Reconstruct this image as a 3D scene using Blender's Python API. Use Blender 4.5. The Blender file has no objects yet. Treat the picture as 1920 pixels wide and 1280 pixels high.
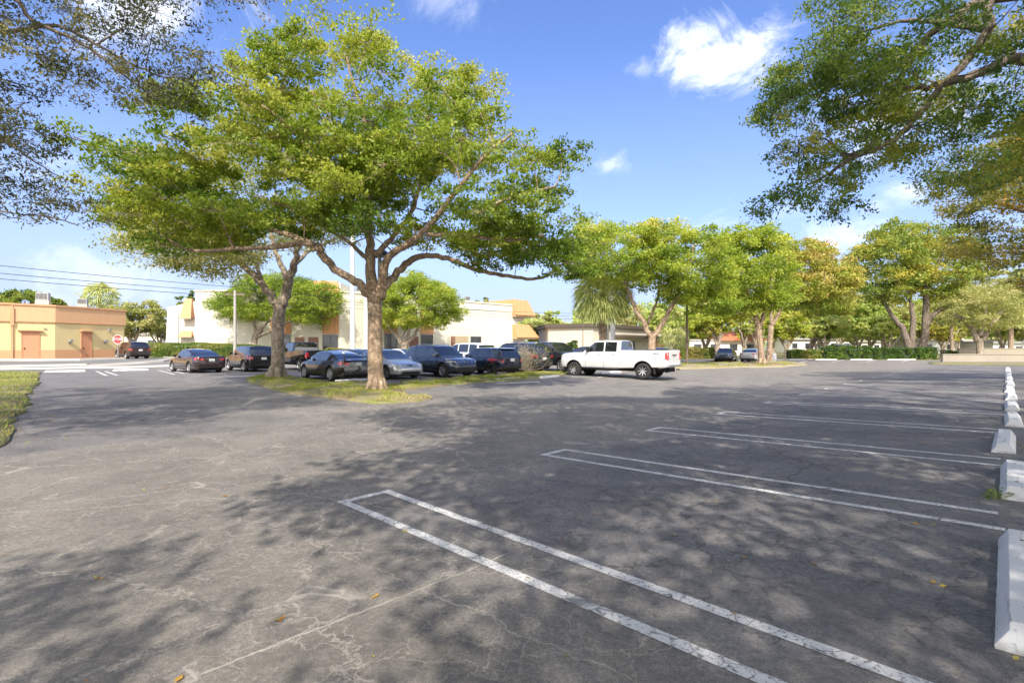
import bpy, bmesh, math, random
import numpy as np
from mathutils import Vector, Matrix

# ---------------------------------------------------------------- basics
scene = bpy.context.scene
COL = scene.collection
F, CH, HY, CX = 950.0, 1.6, 650.0, 960.0          # focal length in px of a 1920 wide frame, eye height, horizon row
U = np.array((0.6976, 0.7165)); V = np.array((-0.7165, 0.6976))   # along the wheel stop row / along the stall lines
rad = math.radians

def sstep(a, b, x):
    t = np.clip((np.asarray(x, float) - a) / (b - a), 0, 1)
    return t * t * (3 - 2 * t)

def gz(x, y):
    """height of the ground"""
    x = np.asarray(x, float); y = np.asarray(y, float)
    s = x * V[0] + y * V[1]; u = x * U[0] + y * U[1]
    z = -0.026 * s * np.exp(-(np.abs(s) / 13.0) ** 4) * (1 - sstep(50, 75, np.abs(u)))
    z = z + 0.42 * sstep(37, 47, y) * sstep(16, 30, -x)
    return z

def gp(px, py, h=0.0):
    """pixel of the photograph -> point on the ground"""
    D = 1.0
    k = (px - CX) / F; m = (py - HY) / F
    lo, hi = 0.5, 400.0
    for i in range(800):
        D = 0.5 * (400 / 0.5) ** (i / 799)
        if CH - m * D <= float(gz(k * D, D)) + h:
            hi = D; break
        lo = D
    for _ in range(30):
        D = (lo + hi) / 2
        if CH - m * D <= float(gz(k * D, D)) + h: hi = D
        else: lo = D
    return (k * D, D, float(gz(k * D, D)))

def at(px, D):
    x = (px - CX) / F * D
    return (x, D, float(gz(x, D)))

def atz(px, py, D):
    return ((px - CX) / F * D, D, CH - (py - HY) / F * D)

def link(o, parent=None):
    COL.objects.link(o)
    if parent is not None: o.parent = parent
    return o

def empty(name, label, cat, loc=(0, 0, 0), rz=0.0, group=None):
    o = bpy.data.objects.new(name, None); COL.objects.link(o)
    o.empty_display_size = 0.2
    o.location = loc; o.rotation_euler = (0, 0, rz)
    o['label'] = label; o['category'] = cat
    if group: o['group'] = group
    return o

def tag(o, label, cat, group=None, kind=None):
    o['label'] = label; o['category'] = cat
    if group: o['group'] = group
    if kind: o['kind'] = kind
    return o

def structure(o): o['kind'] = 'structure'; return o

class MB:
    """collects boxes, prisms and tubes and links them as ONE mesh object"""
    def __init__(s): s.v = []; s.f = []; s.m = []
    def add(s, vs, fs, mi=0):
        k = len(s.v); s.v += [tuple(map(float, p)) for p in vs]
        s.f += [tuple(k + i for i in f) for f in fs]; s.m += [mi] * len(fs); return s
    def box(s, x0, x1, y0, y1, z0, z1, mi=0):
        vs = [(x0,y0,z0),(x1,y0,z0),(x1,y1,z0),(x0,y1,z0),(x0,y0,z1),(x1,y0,z1),(x1,y1,z1),(x0,y1,z1)]
        return s.add(vs, [(0,3,2,1),(4,5,6,7),(0,1,5,4),(1,2,6,5),(2,3,7,6),(3,0,4,7)], mi)
    def prism(s, poly, z0, z1, mi=0):
        n = len(poly)
        vs = [(p[0], p[1], z0) for p in poly] + [(p[0], p[1], z1) for p in poly]
        fs = [tuple(range(n))[::-1], tuple(range(n, 2 * n))] + [(i, (i + 1) % n, n + (i + 1) % n, n + i) for i in range(n)]
        return s.add(vs, fs, mi)
    def hexa(s, bot, top, mi=0):
        n = len(bot)
        fs = [tuple(range(n))[::-1], tuple(range(n, 2 * n))] + [(i, (i + 1) % n, n + (i + 1) % n, n + i) for i in range(n)]
        return s.add(list(bot) + list(top), fs, mi)
    def tube(s, pts, rads, n=8, mi=0, cap=True):
        P = [Vector(p) for p in pts]
        if not hasattr(rads, '__len__'): rads = [rads] * len(P)
        t0 = (P[1] - P[0]).normalized()
        a = t0.orthogonal().normalized()
        rings = []
        for i, p in enumerate(P):
            t = (P[min(i + 1, len(P) - 1)] - P[max(i - 1, 0)])
            if t.length < 1e-9: t = t0
            t.normalize()
            a = (a - t * a.dot(t))
            if a.length < 1e-6: a = t.orthogonal()
            a.normalize(); b = t.cross(a)
            rings.append([p + (a * math.cos(2 * math.pi * k / n) + b * math.sin(2 * math.pi * k / n)) * rads[i] for k in range(n)])
        vs = [q for r in rings for q in r]; fs = []
        for i in range(len(P) - 1):
            for k in range(n):
                fs.append((i * n + k, i * n + (k + 1) % n, (i + 1) * n + (k + 1) % n, (i + 1) * n + k))
        if cap: fs += [tuple(range(n))[::-1], tuple((len(P) - 1) * n + k for k in range(n))]
        return s.add(vs, fs, mi)
    def lathe(s, prof, n=24, axis='z', c=(0,0,0), mi=0):
        vs = []; fs = []
        for r, h in prof:
            for k in range(n):
                a = 2 * math.pi * k / n
                p = (r * math.cos(a), r * math.sin(a), h)
                if axis == 'y': p = (p[0], p[2], p[1])
                vs.append((p[0] + c[0], p[1] + c[1], p[2] + c[2]))
        for i in range(len(prof) - 1):
            for k in range(n):
                fs.append((i * n + k, i * n + (k + 1) % n, (i + 1) * n + (k + 1) % n, (i + 1) * n + k))
        return s.add(vs, fs, mi)
    def build(s, name, mats, parent=None, smooth=False, bevel=0.0, M=None):
        me = bpy.data.meshes.new(name)
        vs = s.v if M is None else [tuple(M @ Vector(v)) for v in s.v]
        me.from_pydata(vs, [], s.f); me.update()
        if not isinstance(mats, (list, tuple)): mats = [mats]
        for m in mats: me.materials.append(m)
        if len(mats) > 1: me.polygons.foreach_set('material_index', s.m)
        bm = bmesh.new(); bm.from_mesh(me); bmesh.ops.recalc_face_normals(bm, faces=bm.faces)
        if bevel > 0:
            bmesh.ops.bevel(bm, geom=[e for e in bm.edges if len(e.link_faces) == 2 and e.calc_face_angle(0) > 0.5], offset=bevel, segments=2, affect='EDGES', clamp_overlap=True)
        bm.to_mesh(me); bm.free()
        if smooth: me.shade_smooth() if hasattr(me, 'shade_smooth') else me.polygons.foreach_set('use_smooth', [True] * len(me.polygons))
        if bevel > 0 or smooth == 'auto':
            try: me.set_sharp_from_angle(angle=0.7)
            except Exception: pass
            me.polygons.foreach_set('use_smooth', [True] * len(me.polygons))
        o = bpy.data.objects.new(name, me)
        return link(o, parent)

def frame(o, d):
    """matrix: local x runs along the wall direction d, local y points to its right hand side, z up"""
    d = Vector((d[0], d[1], 0)).normalized(); n = Vector((d.y, -d.x, 0))
    return Matrix(((d.x, n.x, 0, o[0]), (d.y, n.y, 0, o[1]), (0, 0, 1, o[2]), (0, 0, 0, 1)))

# ---------------------------------------------------------------- materials
class NT:
    def __init__(s, name):
        s.mat = bpy.data.materials.new(name); s.mat.use_nodes = True
        s.t = s.mat.node_tree; s.t.nodes.clear()
        s.out = s.t.nodes.new('ShaderNodeOutputMaterial')
    def n(s, typ, **kw):
        nd = s.t.nodes.new('ShaderNode' + typ)
        for k, v in kw.items():
            if k.startswith('i_'):
                key = k[2:].replace('_', ' ')
                nd.inputs[int(key) if key.isdigit() else key].default_value = v
            else: setattr(nd, k, v)
        return nd
    def l(s, a, b): s.t.links.new(a, b)
    def coord(s, which='Object', scale=None):
        c = s.n('TexCoord'); o = c.outputs[which]
        if scale is not None:
            m = s.n('Mapping'); m.inputs['Scale'].default_value = scale; s.l(o, m.inputs['Vector']); o = m.outputs['Vector']
        return o
    def noise(s, vec, scale, detail=4, rough=0.55, dist=0.0):
        nd = s.n('TexNoise', i_Scale=scale, i_Detail=detail, i_Roughness=rough, i_Distortion=dist); s.l(vec, nd.inputs['Vector']); return nd.outputs['Fac']
    def ramp(s, fac, stops, interp='LINEAR'):
        r = s.n('ValToRGB'); r.color_ramp.interpolation = interp
        e = r.color_ramp.elements
        while len(e) < len(stops): e.new(0.5)
        for i, (p, c) in enumerate(stops):
            e[i].position = p; e[i].color = (c[0], c[1], c[2], 1) if hasattr(c, '__len__') else (c, c, c, 1)
        s.l(fac, r.inputs['Fac']); return r.outputs['Color']
    def mix(s, fac, a, b, mode='MIX'):
        m = s.n('MixRGB', blend_type=mode)
        for i, v in zip((0, 1, 2), (fac, a, b)):
            if hasattr(v, 'links') or hasattr(v, 'is_linked'): s.l(v, m.inputs[i])
            elif i == 0: m.inputs[0].default_value = v
            else: m.inputs[i].default_value = (v[0], v[1], v[2], 1) if hasattr(v, '__len__') else (v, v, v, 1)
        return m.outputs['Color']
    def math(s, op, a, b=0.0, c=None):
        m = s.n('Math', operation=op)
        for i, v in enumerate((a, b) if c is None else (a, b, c)):
            if hasattr(v, 'is_linked'): s.l(v, m.inputs[i])
            else: m.inputs[i].default_value = v
        return m.outputs[0]
    def bsdf(s, color=None, rough=0.8, **kw):
        b = s.n('BsdfPrincipled')
        if color is not None:
            if hasattr(color, 'is_linked'): s.l(color, b.inputs['Base Color'])
            else: b.inputs['Base Color'].default_value = (*color, 1)
        if hasattr(rough, 'is_linked'): s.l(rough, b.inputs['Roughness'])
        else: b.inputs['Roughness'].default_value = rough
        for k, v in kw.items(): b.inputs[k.replace('_', ' ')].default_value = v
        s.l(b.outputs[0], s.out.inputs['Surface']); return b
    def bump(s, b, h, strength=0.3, dist=0.02):
        n = s.n('Bump', i_Strength=strength, i_Distance=dist); s.l(h, n.inputs['Height']); s.l(n.outputs[0], b.inputs['Normal'])

def plain(name, color, rough=0.6, var=0.12, scale=3.0, bump=0.0, **kw):
    m = NT(name); v = m.coord(); f = m.noise(v, scale, 5)
    c = m.mix(f, tuple(x * (1 - var) for x in color), tuple(min(1, x * (1 + var)) for x in color))
    b = m.bsdf(c, rough, **kw)
    if bump: m.bump(b, m.noise(v, scale * 14, 3), bump, 0.01)
    return m.mat

def paint(name, color, metallic=0.3):
    m = NT(name); v = m.coord()
    f = m.noise(v, 1.5, 3)
    c = m.mix(f, tuple(x * 0.93 for x in color), tuple(min(1, x * 1.07) for x in color))
    # road dust low on the body
    z = m.n('SeparateXYZ'); m.l(v, z.inputs[0])
    d = m.math('MULTIPLY', m.ramp(z.outputs[2], [(0.15, 1), (0.75, 0)]), m.math('MULTIPLY', m.noise(v, 6, 4), 0.18))
    c = m.mix(d, c, (0.17, 0.15, 0.13))
    b = m.bsdf(c, 0.22, Metallic=metallic, Coat_Weight=1.0, Coat_Roughness=0.05)
    return m.mat

def asphalt_mat():
    m = NT('asphalt'); g = m.n('NewGeometry'); v = g.outputs['Position']
    big = m.noise(v, 0.13, 4, 0.6); mid = m.noise(v, 1.1, 5, 0.6); fine = m.noise(v, 28, 4, 0.75); grit = m.noise(v, 120, 2, 0.8)
    # older bleached surface (left) against sealed darker surface where the cars park
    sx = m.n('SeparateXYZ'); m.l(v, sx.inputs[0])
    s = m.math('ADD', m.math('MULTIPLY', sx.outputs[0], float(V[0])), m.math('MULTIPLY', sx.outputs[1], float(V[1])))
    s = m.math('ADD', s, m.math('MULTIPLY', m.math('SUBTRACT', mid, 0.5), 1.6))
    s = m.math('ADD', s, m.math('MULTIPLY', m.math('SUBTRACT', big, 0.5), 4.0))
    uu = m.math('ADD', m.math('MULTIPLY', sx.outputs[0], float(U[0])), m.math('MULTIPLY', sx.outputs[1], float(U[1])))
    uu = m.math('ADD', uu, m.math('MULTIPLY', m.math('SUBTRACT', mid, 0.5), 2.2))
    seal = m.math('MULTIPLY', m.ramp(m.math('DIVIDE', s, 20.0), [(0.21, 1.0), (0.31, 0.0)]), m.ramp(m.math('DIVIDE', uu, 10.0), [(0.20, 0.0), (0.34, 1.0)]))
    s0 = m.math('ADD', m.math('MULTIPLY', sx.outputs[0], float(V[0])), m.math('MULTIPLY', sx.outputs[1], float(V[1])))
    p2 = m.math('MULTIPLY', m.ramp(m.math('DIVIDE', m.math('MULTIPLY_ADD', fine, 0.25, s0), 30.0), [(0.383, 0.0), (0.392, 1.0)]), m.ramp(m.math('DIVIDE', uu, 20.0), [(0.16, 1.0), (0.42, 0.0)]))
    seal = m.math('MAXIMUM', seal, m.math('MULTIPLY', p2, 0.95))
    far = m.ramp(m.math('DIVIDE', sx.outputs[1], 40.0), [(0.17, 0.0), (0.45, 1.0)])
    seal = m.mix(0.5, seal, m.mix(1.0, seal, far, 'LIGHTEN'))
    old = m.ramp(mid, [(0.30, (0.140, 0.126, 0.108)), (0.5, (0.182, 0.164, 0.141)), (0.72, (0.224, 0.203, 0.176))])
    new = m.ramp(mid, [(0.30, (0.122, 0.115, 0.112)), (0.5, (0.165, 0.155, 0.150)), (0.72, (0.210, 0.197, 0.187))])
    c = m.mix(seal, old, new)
    c = m.mix(0.45, c, m.ramp(big, [(0.3, 0.42), (0.7, 0.62)]), 'OVERLAY')
    gr = m.ramp(fine, [(0.34, 0.18), (0.5, 0.5), (0.68, 0.86)])
    c = m.mix(0.42, c, gr, 'OVERLAY')
    c = m.mix(0.42, c, m.ramp(grit, [(0.32, 0.05), (0.68, 0.95)]), 'OVERLAY')
    # oil drips and tyre rub where the cars stand, darker wheel tracks along the drive lane
    bay = m.math('ABSOLUTE', m.math('SUBTRACT', m.math('FRACT', m.math('DIVIDE', m.math('SUBTRACT', uu, 3.0), 3.47)), 0.5))
    oil = m.math('MULTIPLY', m.ramp(bay, [(0.0, 1.0), (0.16, 0.0)]), m.math('MULTIPLY', m.ramp(m.math('DIVIDE', s, 6.0), [(0.12, 0.0), (0.25, 1.0), (0.55, 1.0), (0.75, 0.0)]), m.ramp(m.noise(v, 2.3, 6, 0.7, 1.0), [(0.42, 0.0), (0.62, 0.55)])))
    c = m.mix(oil, c, (0.055, 0.05, 0.047))
    # stains
    st = m.ramp(m.noise(v, 0.55, 6, 0.7, 1.2), [(0.56, 0.0), (0.70, 0.55)])
    c = m.mix(m.math('MULTIPLY', st, 0.7), c, (0.085, 0.08, 0.078))
    # cracks: warped cell borders; pale where dust fills them, dark in the sealed part
    wv = m.n('MixRGB', blend_type='ADD'); wv.inputs[0].default_value = 1.0
    nz = m.n('TexNoise', i_Scale=2.9, i_Detail=9.0, i_Roughness=0.65); m.l(v, nz.inputs['Vector'])
    sc = m.n('VectorMath', operation='SCALE'); m.l(nz.outputs['Color'], sc.inputs[0]); sc.inputs['Scale'].default_value = 0.62
    m.l(v, wv.inputs[1]); m.l(sc.outputs[0], wv.inputs[2])
    fl = m.n('Mapping'); fl.inputs['Scale'].default_value = (1, 1, 0.0); m.l(wv.outputs[0], fl.inputs['Vector'])
    def crack(scale, w, lo, hi, nsc):
        vo = m.n('TexVoronoi', feature='DISTANCE_TO_EDGE', i_Scale=scale); m.l(fl.outputs[0], vo.inputs['Vector'])
        ln = m.ramp(vo.outputs['Distance'], [(0.0, 1.0), (w, 0.0)])
        return m.math('MULTIPLY', ln, m.ramp(m.noise(v, nsc, 4, 0.6), [(lo, 0.0), (hi, 1.0)]))
    c1 = crack(0.42, 0.006, 0.30, 0.42, 0.30); c2 = crack(2.3, 0.020, 0.30, 0.48, 0.45); c3 = crack(5.6, 0.040, 0.38, 0.56, 0.6)
    ck = m.math('MAXIMUM', c1, m.math('MAXIMUM', m.math('MULTIPLY', c2, 0.95), m.math('MULTIPLY', c3, 0.7)))
    def line_crack(pa, pb, wdt, wob):
        a = np.array(gp(*pa)[:2]); b_ = np.array(gp(*pb)[:2]); d = b_ - a; L = float(np.linalg.norm(d)); d = d / L; n_ = (-d[1], d[0])
        def dot(kx, ky, off): return m.math('ADD', m.math('ADD', m.math('MULTIPLY', sx.outputs[0], float(kx)), m.math('MULTIPLY', sx.outputs[1], float(ky))), float(off))
        t = dot(d[0], d[1], -(a @ d)); e = dot(n_[0], n_[1], -(a[0] * n_[0] + a[1] * n_[1]))
        e = m.math('ADD', e, m.math('MULTIPLY', m.math('SUBTRACT', m.noise(v, 3.2, 9, 0.68), 0.5), wob))
        q = m.ramp(m.math('DIVIDE', m.math('ABSOLUTE', e), wdt), [(0.25, 1.0), (1.0, 0.0)])
        return m.math('MULTIPLY', q, m.ramp(m.math('ADD', m.math('DIVIDE', t, L * 2), 0.25), [(0.22, 0.0), (0.27, 1.0), (0.72, 1.0), (0.78, 0.0)]))
    for la in [((340, 1278), (1010, 1015), 0.014, 0.16), ((0, 962), (560, 925), 0.012, 0.20), ((420, 905), (960, 985), 0.010, 0.25), ((640, 700 + 340), (1180, 1270), 0.009, 0.3)]:
        ck = m.math('MAXIMUM', ck, line_crack(*la))
    ckc = m.mix(m.ramp(m.math('MULTIPLY_ADD', m.noise(v, 0.5, 3), 0.5, m.math('MULTIPLY', seal, 0.6)), [(0.62, 0.0), (0.78, 1.0)]), (0.40, 0.36, 0.31), (0.055, 0.052, 0.05))
    c = m.mix(m.math('MULTIPLY', ck, 0.85), c, ckc)
    # pale dusty halo around the crack fields of the old surface
    halo = m.math('MULTIPLY', m.ramp(m.noise(v, 0.9, 5, 0.7, 0.8), [(0.5, 0.0), (0.72, 0.4)]), 0.6)
    c = m.mix(halo, c, (0.29, 0.255, 0.21))
    b = m.bsdf(c, m.ramp(mid, [(0.3, 0.72), (0.7, 0.9)]))
    h = m.math('SUBTRACT', m.math('ADD', m.math('MULTIPLY', fine, 0.5), m.math('MULTIPLY', grit, 0.5)), m.math('MULTIPLY', ck, 0.9))
    m.bump(b, h, 0.55, 0.012)
    return m.mat

def line_mat():
    m = NT('road_paint'); g = m.n('NewGeometry'); v = g.outputs['Position']
    wear = m.ramp(m.noise(v, 34, 6, 0.75), [(0.38, 0.0), (0.47, 1.0)])
    wear2 = m.ramp(m.noise(v, 9, 6, 0.7, 1.5), [(0.36, 0.0), (0.41, 1.0)])
    fl = m.n('Mapping'); fl.inputs['Scale'].default_value = (1, 1, 0.0); nv = m.n('TexNoise', i_Scale=7.0, i_Detail=6.0); m.l(v, nv.inputs['Vector']); av = m.n('MixRGB', blend_type='ADD'); av.inputs[0].default_value = 0.12; m.l(v, av.inputs[1]); m.l(nv.outputs['Color'], av.inputs[2]); m.l(av.outputs[0], fl.inputs['Vector'])
    vo = m.n('TexVoronoi', feature='DISTANCE_TO_EDGE', i_Scale=6.5); m.l(fl.outputs[0], vo.inputs['Vector'])
    cr = m.math('MAXIMUM', m.ramp(vo.outputs['Distance'], [(0.006, 0.0), (0.03, 1.0)]), m.ramp(m.noise(v, 1.6, 4), [(0.46, 1.0), (0.56, 0.0)]))
    w = m.math('MULTIPLY', m.math('MULTIPLY', wear, wear2), cr)
    nz = m.noise(v, 2.2, 6, 0.75)
    c = m.mix(w, (0.17, 0.165, 0.165), m.mix(nz, (0.50, 0.485, 0.465), (0.74, 0.73, 0.71)))
    b = m.bsdf(c, 0.8); m.bump(b, w, 0.3, 0.004)
    return m.mat

def stop_mat():
    m = NT('painted_concrete'); v = m.coord()
    g = m.n('NewGeometry')
    wear = m.ramp(m.noise(g.outputs['Position'], 16, 8, 0.75, 1.0), [(0.31, 0.0), (0.37, 1.0)])
    nz = m.noise(g.outputs['Position'], 2.2, 5, 0.7)
    sep = m.n('SeparateXYZ'); m.l(v, sep.inputs[0])
    c = m.mix(wear, (0.20, 0.19, 0.175), m.mix(nz, (0.54, 0.535, 0.53), (0.74, 0.735, 0.73)))
    scf = m.math('MULTIPLY', m.ramp(m.noise(m.coord('Object', (1.2, 9, 9)), 2.4, 6, 0.7, 0.6), [(0.56, 0.0), (0.64, 0.55)]), m.ramp(m.noise(g.outputs['Position'], 1.4, 3), [(0.40, 0.0), (0.55, 1.0)]))
    c = m.mix(scf, c, (0.10, 0.10, 0.105))
    low = m.math('MULTIPLY', m.ramp(sep.outputs[2], [(0.0, 1.0), (0.05, 0.0)]), m.ramp(m.noise(g.outputs['Position'], 9, 5), [(0.4, 0), (0.6, 0.8)]))
    c = m.mix(low, c, (0.16, 0.15, 0.13))
    b = m.bsdf(c, 0.8); m.bump(b, m.noise(g.outputs['Position'], 40, 5), 0.4, 0.01)
    return m.mat

def leaf_mat(name, cols, transl=0.35):
    m = NT(name)
    a = m.n('Attribute', attribute_name='tint')
    c = m.ramp(a.outputs['Fac'], [(i / (len(cols) - 1), c) for i, c in enumerate(cols)])
    d = m.n('BsdfPrincipled'); m.l(c, d.inputs['Base Color']); d.inputs['Roughness'].default_value = 0.55; d.inputs['Specular IOR Level'].default_value = 0.35
    t = m.n('BsdfTranslucent'); tc = m.mix(1.0, c, (1.25, 1.3, 0.7), 'MULTIPLY'); m.l(tc, t.inputs['Color'])
    mx = m.n('MixShader'); mx.inputs[0].default_value = transl
    m.l(d.outputs[0], mx.inputs[1]); m.l(t.outputs[0], mx.inputs[2]); m.l(mx.outputs[0], m.out.inputs['Surface'])
    return m.mat

def bark_mat(name, c0, c1, c2):
    m = NT(name); v = m.coord('Object', (1, 1, 0.7))
    f = m.noise(v, 6.5, 8, 0.72, 0.9); g = m.noise(v, 26, 4, 0.7)
    c = m.ramp(f, [(0.32, c0), (0.5, c1), (0.64, c2)])
    c = m.mix(0.5, c, m.ramp(g, [(0.3, 0.2), (0.7, 0.8)]), 'OVERLAY')
    b = m.bsdf(c, 0.9); m.bump(b, m.math('ADD', f, m.math('MULTIPLY', g, 0.5)), 0.9, 0.05)
    return m.mat

def grass_mat():
    m = NT('grass_ground'); g = m.n('NewGeometry'); v = g.outputs['Position']
    f = m.noise(v, 0.9, 6, 0.7); k = m.noise(v, 14, 4, 0.7)
    c = m.ramp(f, [(0.40, (0.24, 0.185, 0.12)), (0.50, (0.22, 0.20, 0.09)), (0.60, (0.17, 0.20, 0.05)), (0.70, (0.26, 0.25, 0.09))])
    c = m.mix(0.5, c, m.ramp(k, [(0.3, 0.2), (0.7, 0.8)]), 'OVERLAY')
    b = m.bsdf(c, 0.95); m.bump(b, k, 0.8, 0.04); return m.mat

def stucco(name, color, var=0.06):
    m = NT(name); v = m.coord()
    f = m.noise(v, 0.45, 6, 0.65); k = m.noise(v, 45, 4, 0.7)
    streak = m.noise(m.coord('Object', (1.6, 1.6, 0.12)), 2.0, 5, 0.6)
    c = m.mix(f, tuple(x * (1 - var) for x in color), tuple(min(0.9, x * (1 + var)) for x in color))
    c = m.mix(m.ramp(streak, [(0.55, 0.0), (0.75, 0.16)]), c, tuple(x * 0.62 for x in color))
    b = m.bsdf(c, 0.9); m.bump(b, k, 0.3, 0.015); return m.mat

def ribbed(name, color, axis=0, freq=14):
    m = NT(name); v = m.coord(); s = m.n('SeparateXYZ'); m.l(v, s.inputs[0])
    w = m.math('SINE', m.math('MULTIPLY', s.outputs[axis], freq))
    f = m.noise(v, 1.3, 5)
    c = m.mix(f, tuple(x * 0.9 for x in color), tuple(x * 1.1 for x in color))
    b = m.bsdf(c, 0.7); m.bump(b, w, 0.5, 0.02); return m.mat

M = {}
M['asphalt'] = asphalt_mat(); M['line'] = line_mat(); M['stop'] = stop_mat(); M['grass'] = grass_mat()
M['concrete'] = plain('pale_concrete', (0.42, 0.40, 0.36), 0.9, 0.15, 1.5, 0.3)
M['road2'] = plain('street_asphalt', (0.16, 0.155, 0.15), 0.9, 0.18, 0.8, 0.3)
M['mulch'] = plain('mulch', (0.20, 0.11, 0.07), 0.95, 0.4, 7, 0.8)
M['barkA'] = bark_mat('bark_olive', (0.12, 0.075, 0.048), (0.31, 0.22, 0.145), (0.52, 0.41, 0.29))
M['barkG'] = bark_mat('bark_grey', (0.12, 0.095, 0.072), (0.30, 0.24, 0.18), (0.50, 0.42, 0.33))
M['barkD'] = bark_mat('bark_dark', (0.07, 0.055, 0.045), (0.18, 0.14, 0.11), (0.32, 0.26, 0.21))
M['barkP'] = bark_mat('bark_palm', (0.12, 0.08, 0.05), (0.30, 0.22, 0.15), (0.46, 0.36, 0.25))
M['leafA'] = leaf_mat('leaf_bright', [(0.085, 0.155, 0.02), (0.21, 0.29, 0.03), (0.38, 0.41, 0.055), (0.54, 0.49, 0.12)], .44)
M['leafB'] = leaf_mat('leaf_far_bright', [(0.14, 0.22, 0.03), (0.30, 0.38, 0.045), (0.47, 0.50, 0.08), (0.60, 0.53, 0.15)], .45)
M['leafO'] = leaf_mat('leaf_orange', [(0.18, 0.24, 0.03), (0.34, 0.35, 0.05), (0.48, 0.40, 0.10), (0.50, 0.33, 0.12)])
M['leafD'] = leaf_mat('leaf_dark', [(0.06, 0.12, 0.03), (0.14, 0.22, 0.045), (0.27, 0.33, 0.06), (0.48, 0.42, 0.08)], .45)
M['leafR'] = leaf_mat('leaf_rust', [(0.09, 0.13, 0.03), (0.25, 0.25, 0.04), (0.44, 0.30, 0.06), (0.56, 0.30, 0.07)], .42)
M['leafL'] = leaf_mat('leaf_dull', [(0.055, 0.065, 0.03), (0.11, 0.12, 0.055), (0.19, 0.19, 0.08), (0.34, 0.30, 0.12)], .3)
M['leafG'] = leaf_mat('leaf_greygreen', [(0.12, 0.14, 0.04), (0.25, 0.27, 0.08), (0.40, 0.40, 0.13), (0.52, 0.47, 0.22)], .4)
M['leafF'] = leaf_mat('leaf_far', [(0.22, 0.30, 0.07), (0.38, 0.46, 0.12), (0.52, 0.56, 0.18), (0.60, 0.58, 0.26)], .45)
M['palm'] = leaf_mat('leaf_palm', [(0.22, 0.25, 0.10), (0.36, 0.40, 0.14), (0.52, 0.55, 0.18), (0.60, 0.55, 0.30)], 0.35)
M['hedge'] = leaf_mat('leaf_hedge', [(0.04, 0.085, 0.018), (0.10, 0.17, 0.025), (0.19, 0.24, 0.04), (0.27, 0.22, 0.06)], 0.2)
M['blade'] = leaf_mat('grass_blade', [(0.11, 0.15, 0.02), (0.24, 0.28, 0.035), (0.38, 0.38, 0.08), (0.50, 0.44, 0.20)], 0.3)
M['litter'] = leaf_mat('leaf_litter', [(0.30, 0.11, 0.02), (0.45, 0.22, 0.03), (0.42, 0.34, 0.08), (0.20, 0.26, 0.06)], 0.1)
M['glass'] = NT('tinted_glass').bsdf((0.012, 0.014, 0.017), 0.03, IOR=1.8, Coat_Weight=1.0, Coat_Roughness=0.02).id_data and bpy.data.materials['tinted_glass']
M['glassl'] = NT('clear_tint_glass').bsdf((0.05, 0.06, 0.065), 0.04, IOR=2.1, Coat_Weight=1.0, Coat_Roughness=0.02).id_data and bpy.data.materials['clear_tint_glass']
M['rubber'] = plain('rubber', (0.022, 0.022, 0.022), 0.8)
M['black'] = plain('black_trim', (0.02, 0.02, 0.021), 0.55)
M['dark'] = plain('dark_cavity', (0.008, 0.008, 0.008), 0.9)
M['chrome'] = plain('bright_metal', (0.62, 0.62, 0.63), 0.22, 0.04, Metallic=0.95)
M['alloy'] = plain('alloy', (0.38, 0.38, 0.39), 0.35, 0.08, Metallic=0.8)
M['gunmetal'] = plain('gunmetal', (0.05, 0.05, 0.053), 0.4, 0.08, Metallic=0.6)
M['redlamp'] = plain('red_lamp', (0.50, 0.012, 0.015), 0.15, 0.1, Coat_Weight=1.0)
M['lamp'] = plain('clear_lamp', (0.62, 0.63, 0.64), 0.12, 0.1, Coat_Weight=1.0)
M['amber'] = plain('amber_lamp', (0.6, 0.22, 0.03), 0.2)
M['plate'] = plain('plate', (0.60, 0.62, 0.60), 0.5)
M['metal'] = plain('grey_metal', (0.36, 0.37, 0.37), 0.5, 0.12, 4, 0.0, Metallic=0.4)
M['pole'] = plain('pale_pole', (0.60, 0.60, 0.58), 0.7, 0.1, 2, 0.2)
M['polegrey'] = plain('grey_pole', (0.34, 0.32, 0.29), 0.8, 0.15, 2, 0.2)
M['polebr'] = plain('brown_pole', (0.16, 0.12, 0.085), 0.7, 0.15, 2, 0.1)
M['wire'] = plain('wire', (0.03, 0.03, 0.032), 0.6)

# ---------------------------------------------------------------- camera, sky, sun
cam = bpy.data.cameras.new('camera'); cam.sensor_width = 36.0; cam.lens = 36.0 * F / 1920.0
cam.shift_y = (HY - 640.0) / 1920.0; cam.clip_start = 0.05; cam.clip_end = 3000.0
co = bpy.data.objects.new('camera', cam); COL.objects.link(co)
co.location = (0, 0, CH); co.rotation_euler = (rad(90), 0, 0); scene.camera = co

EL = 42.0
sun = bpy.data.lights.new('sun', 'SUN'); sun.energy = 4.35; sun.angle = rad(0.6); sun.color = (1.0, 0.93, 0.83)
so = bpy.data.objects.new('sun', sun); COL.objects.link(so); so.rotation_euler = (rad(90 - EL), 0, rad(-2)); so.location = (0, -20, 30)

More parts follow.
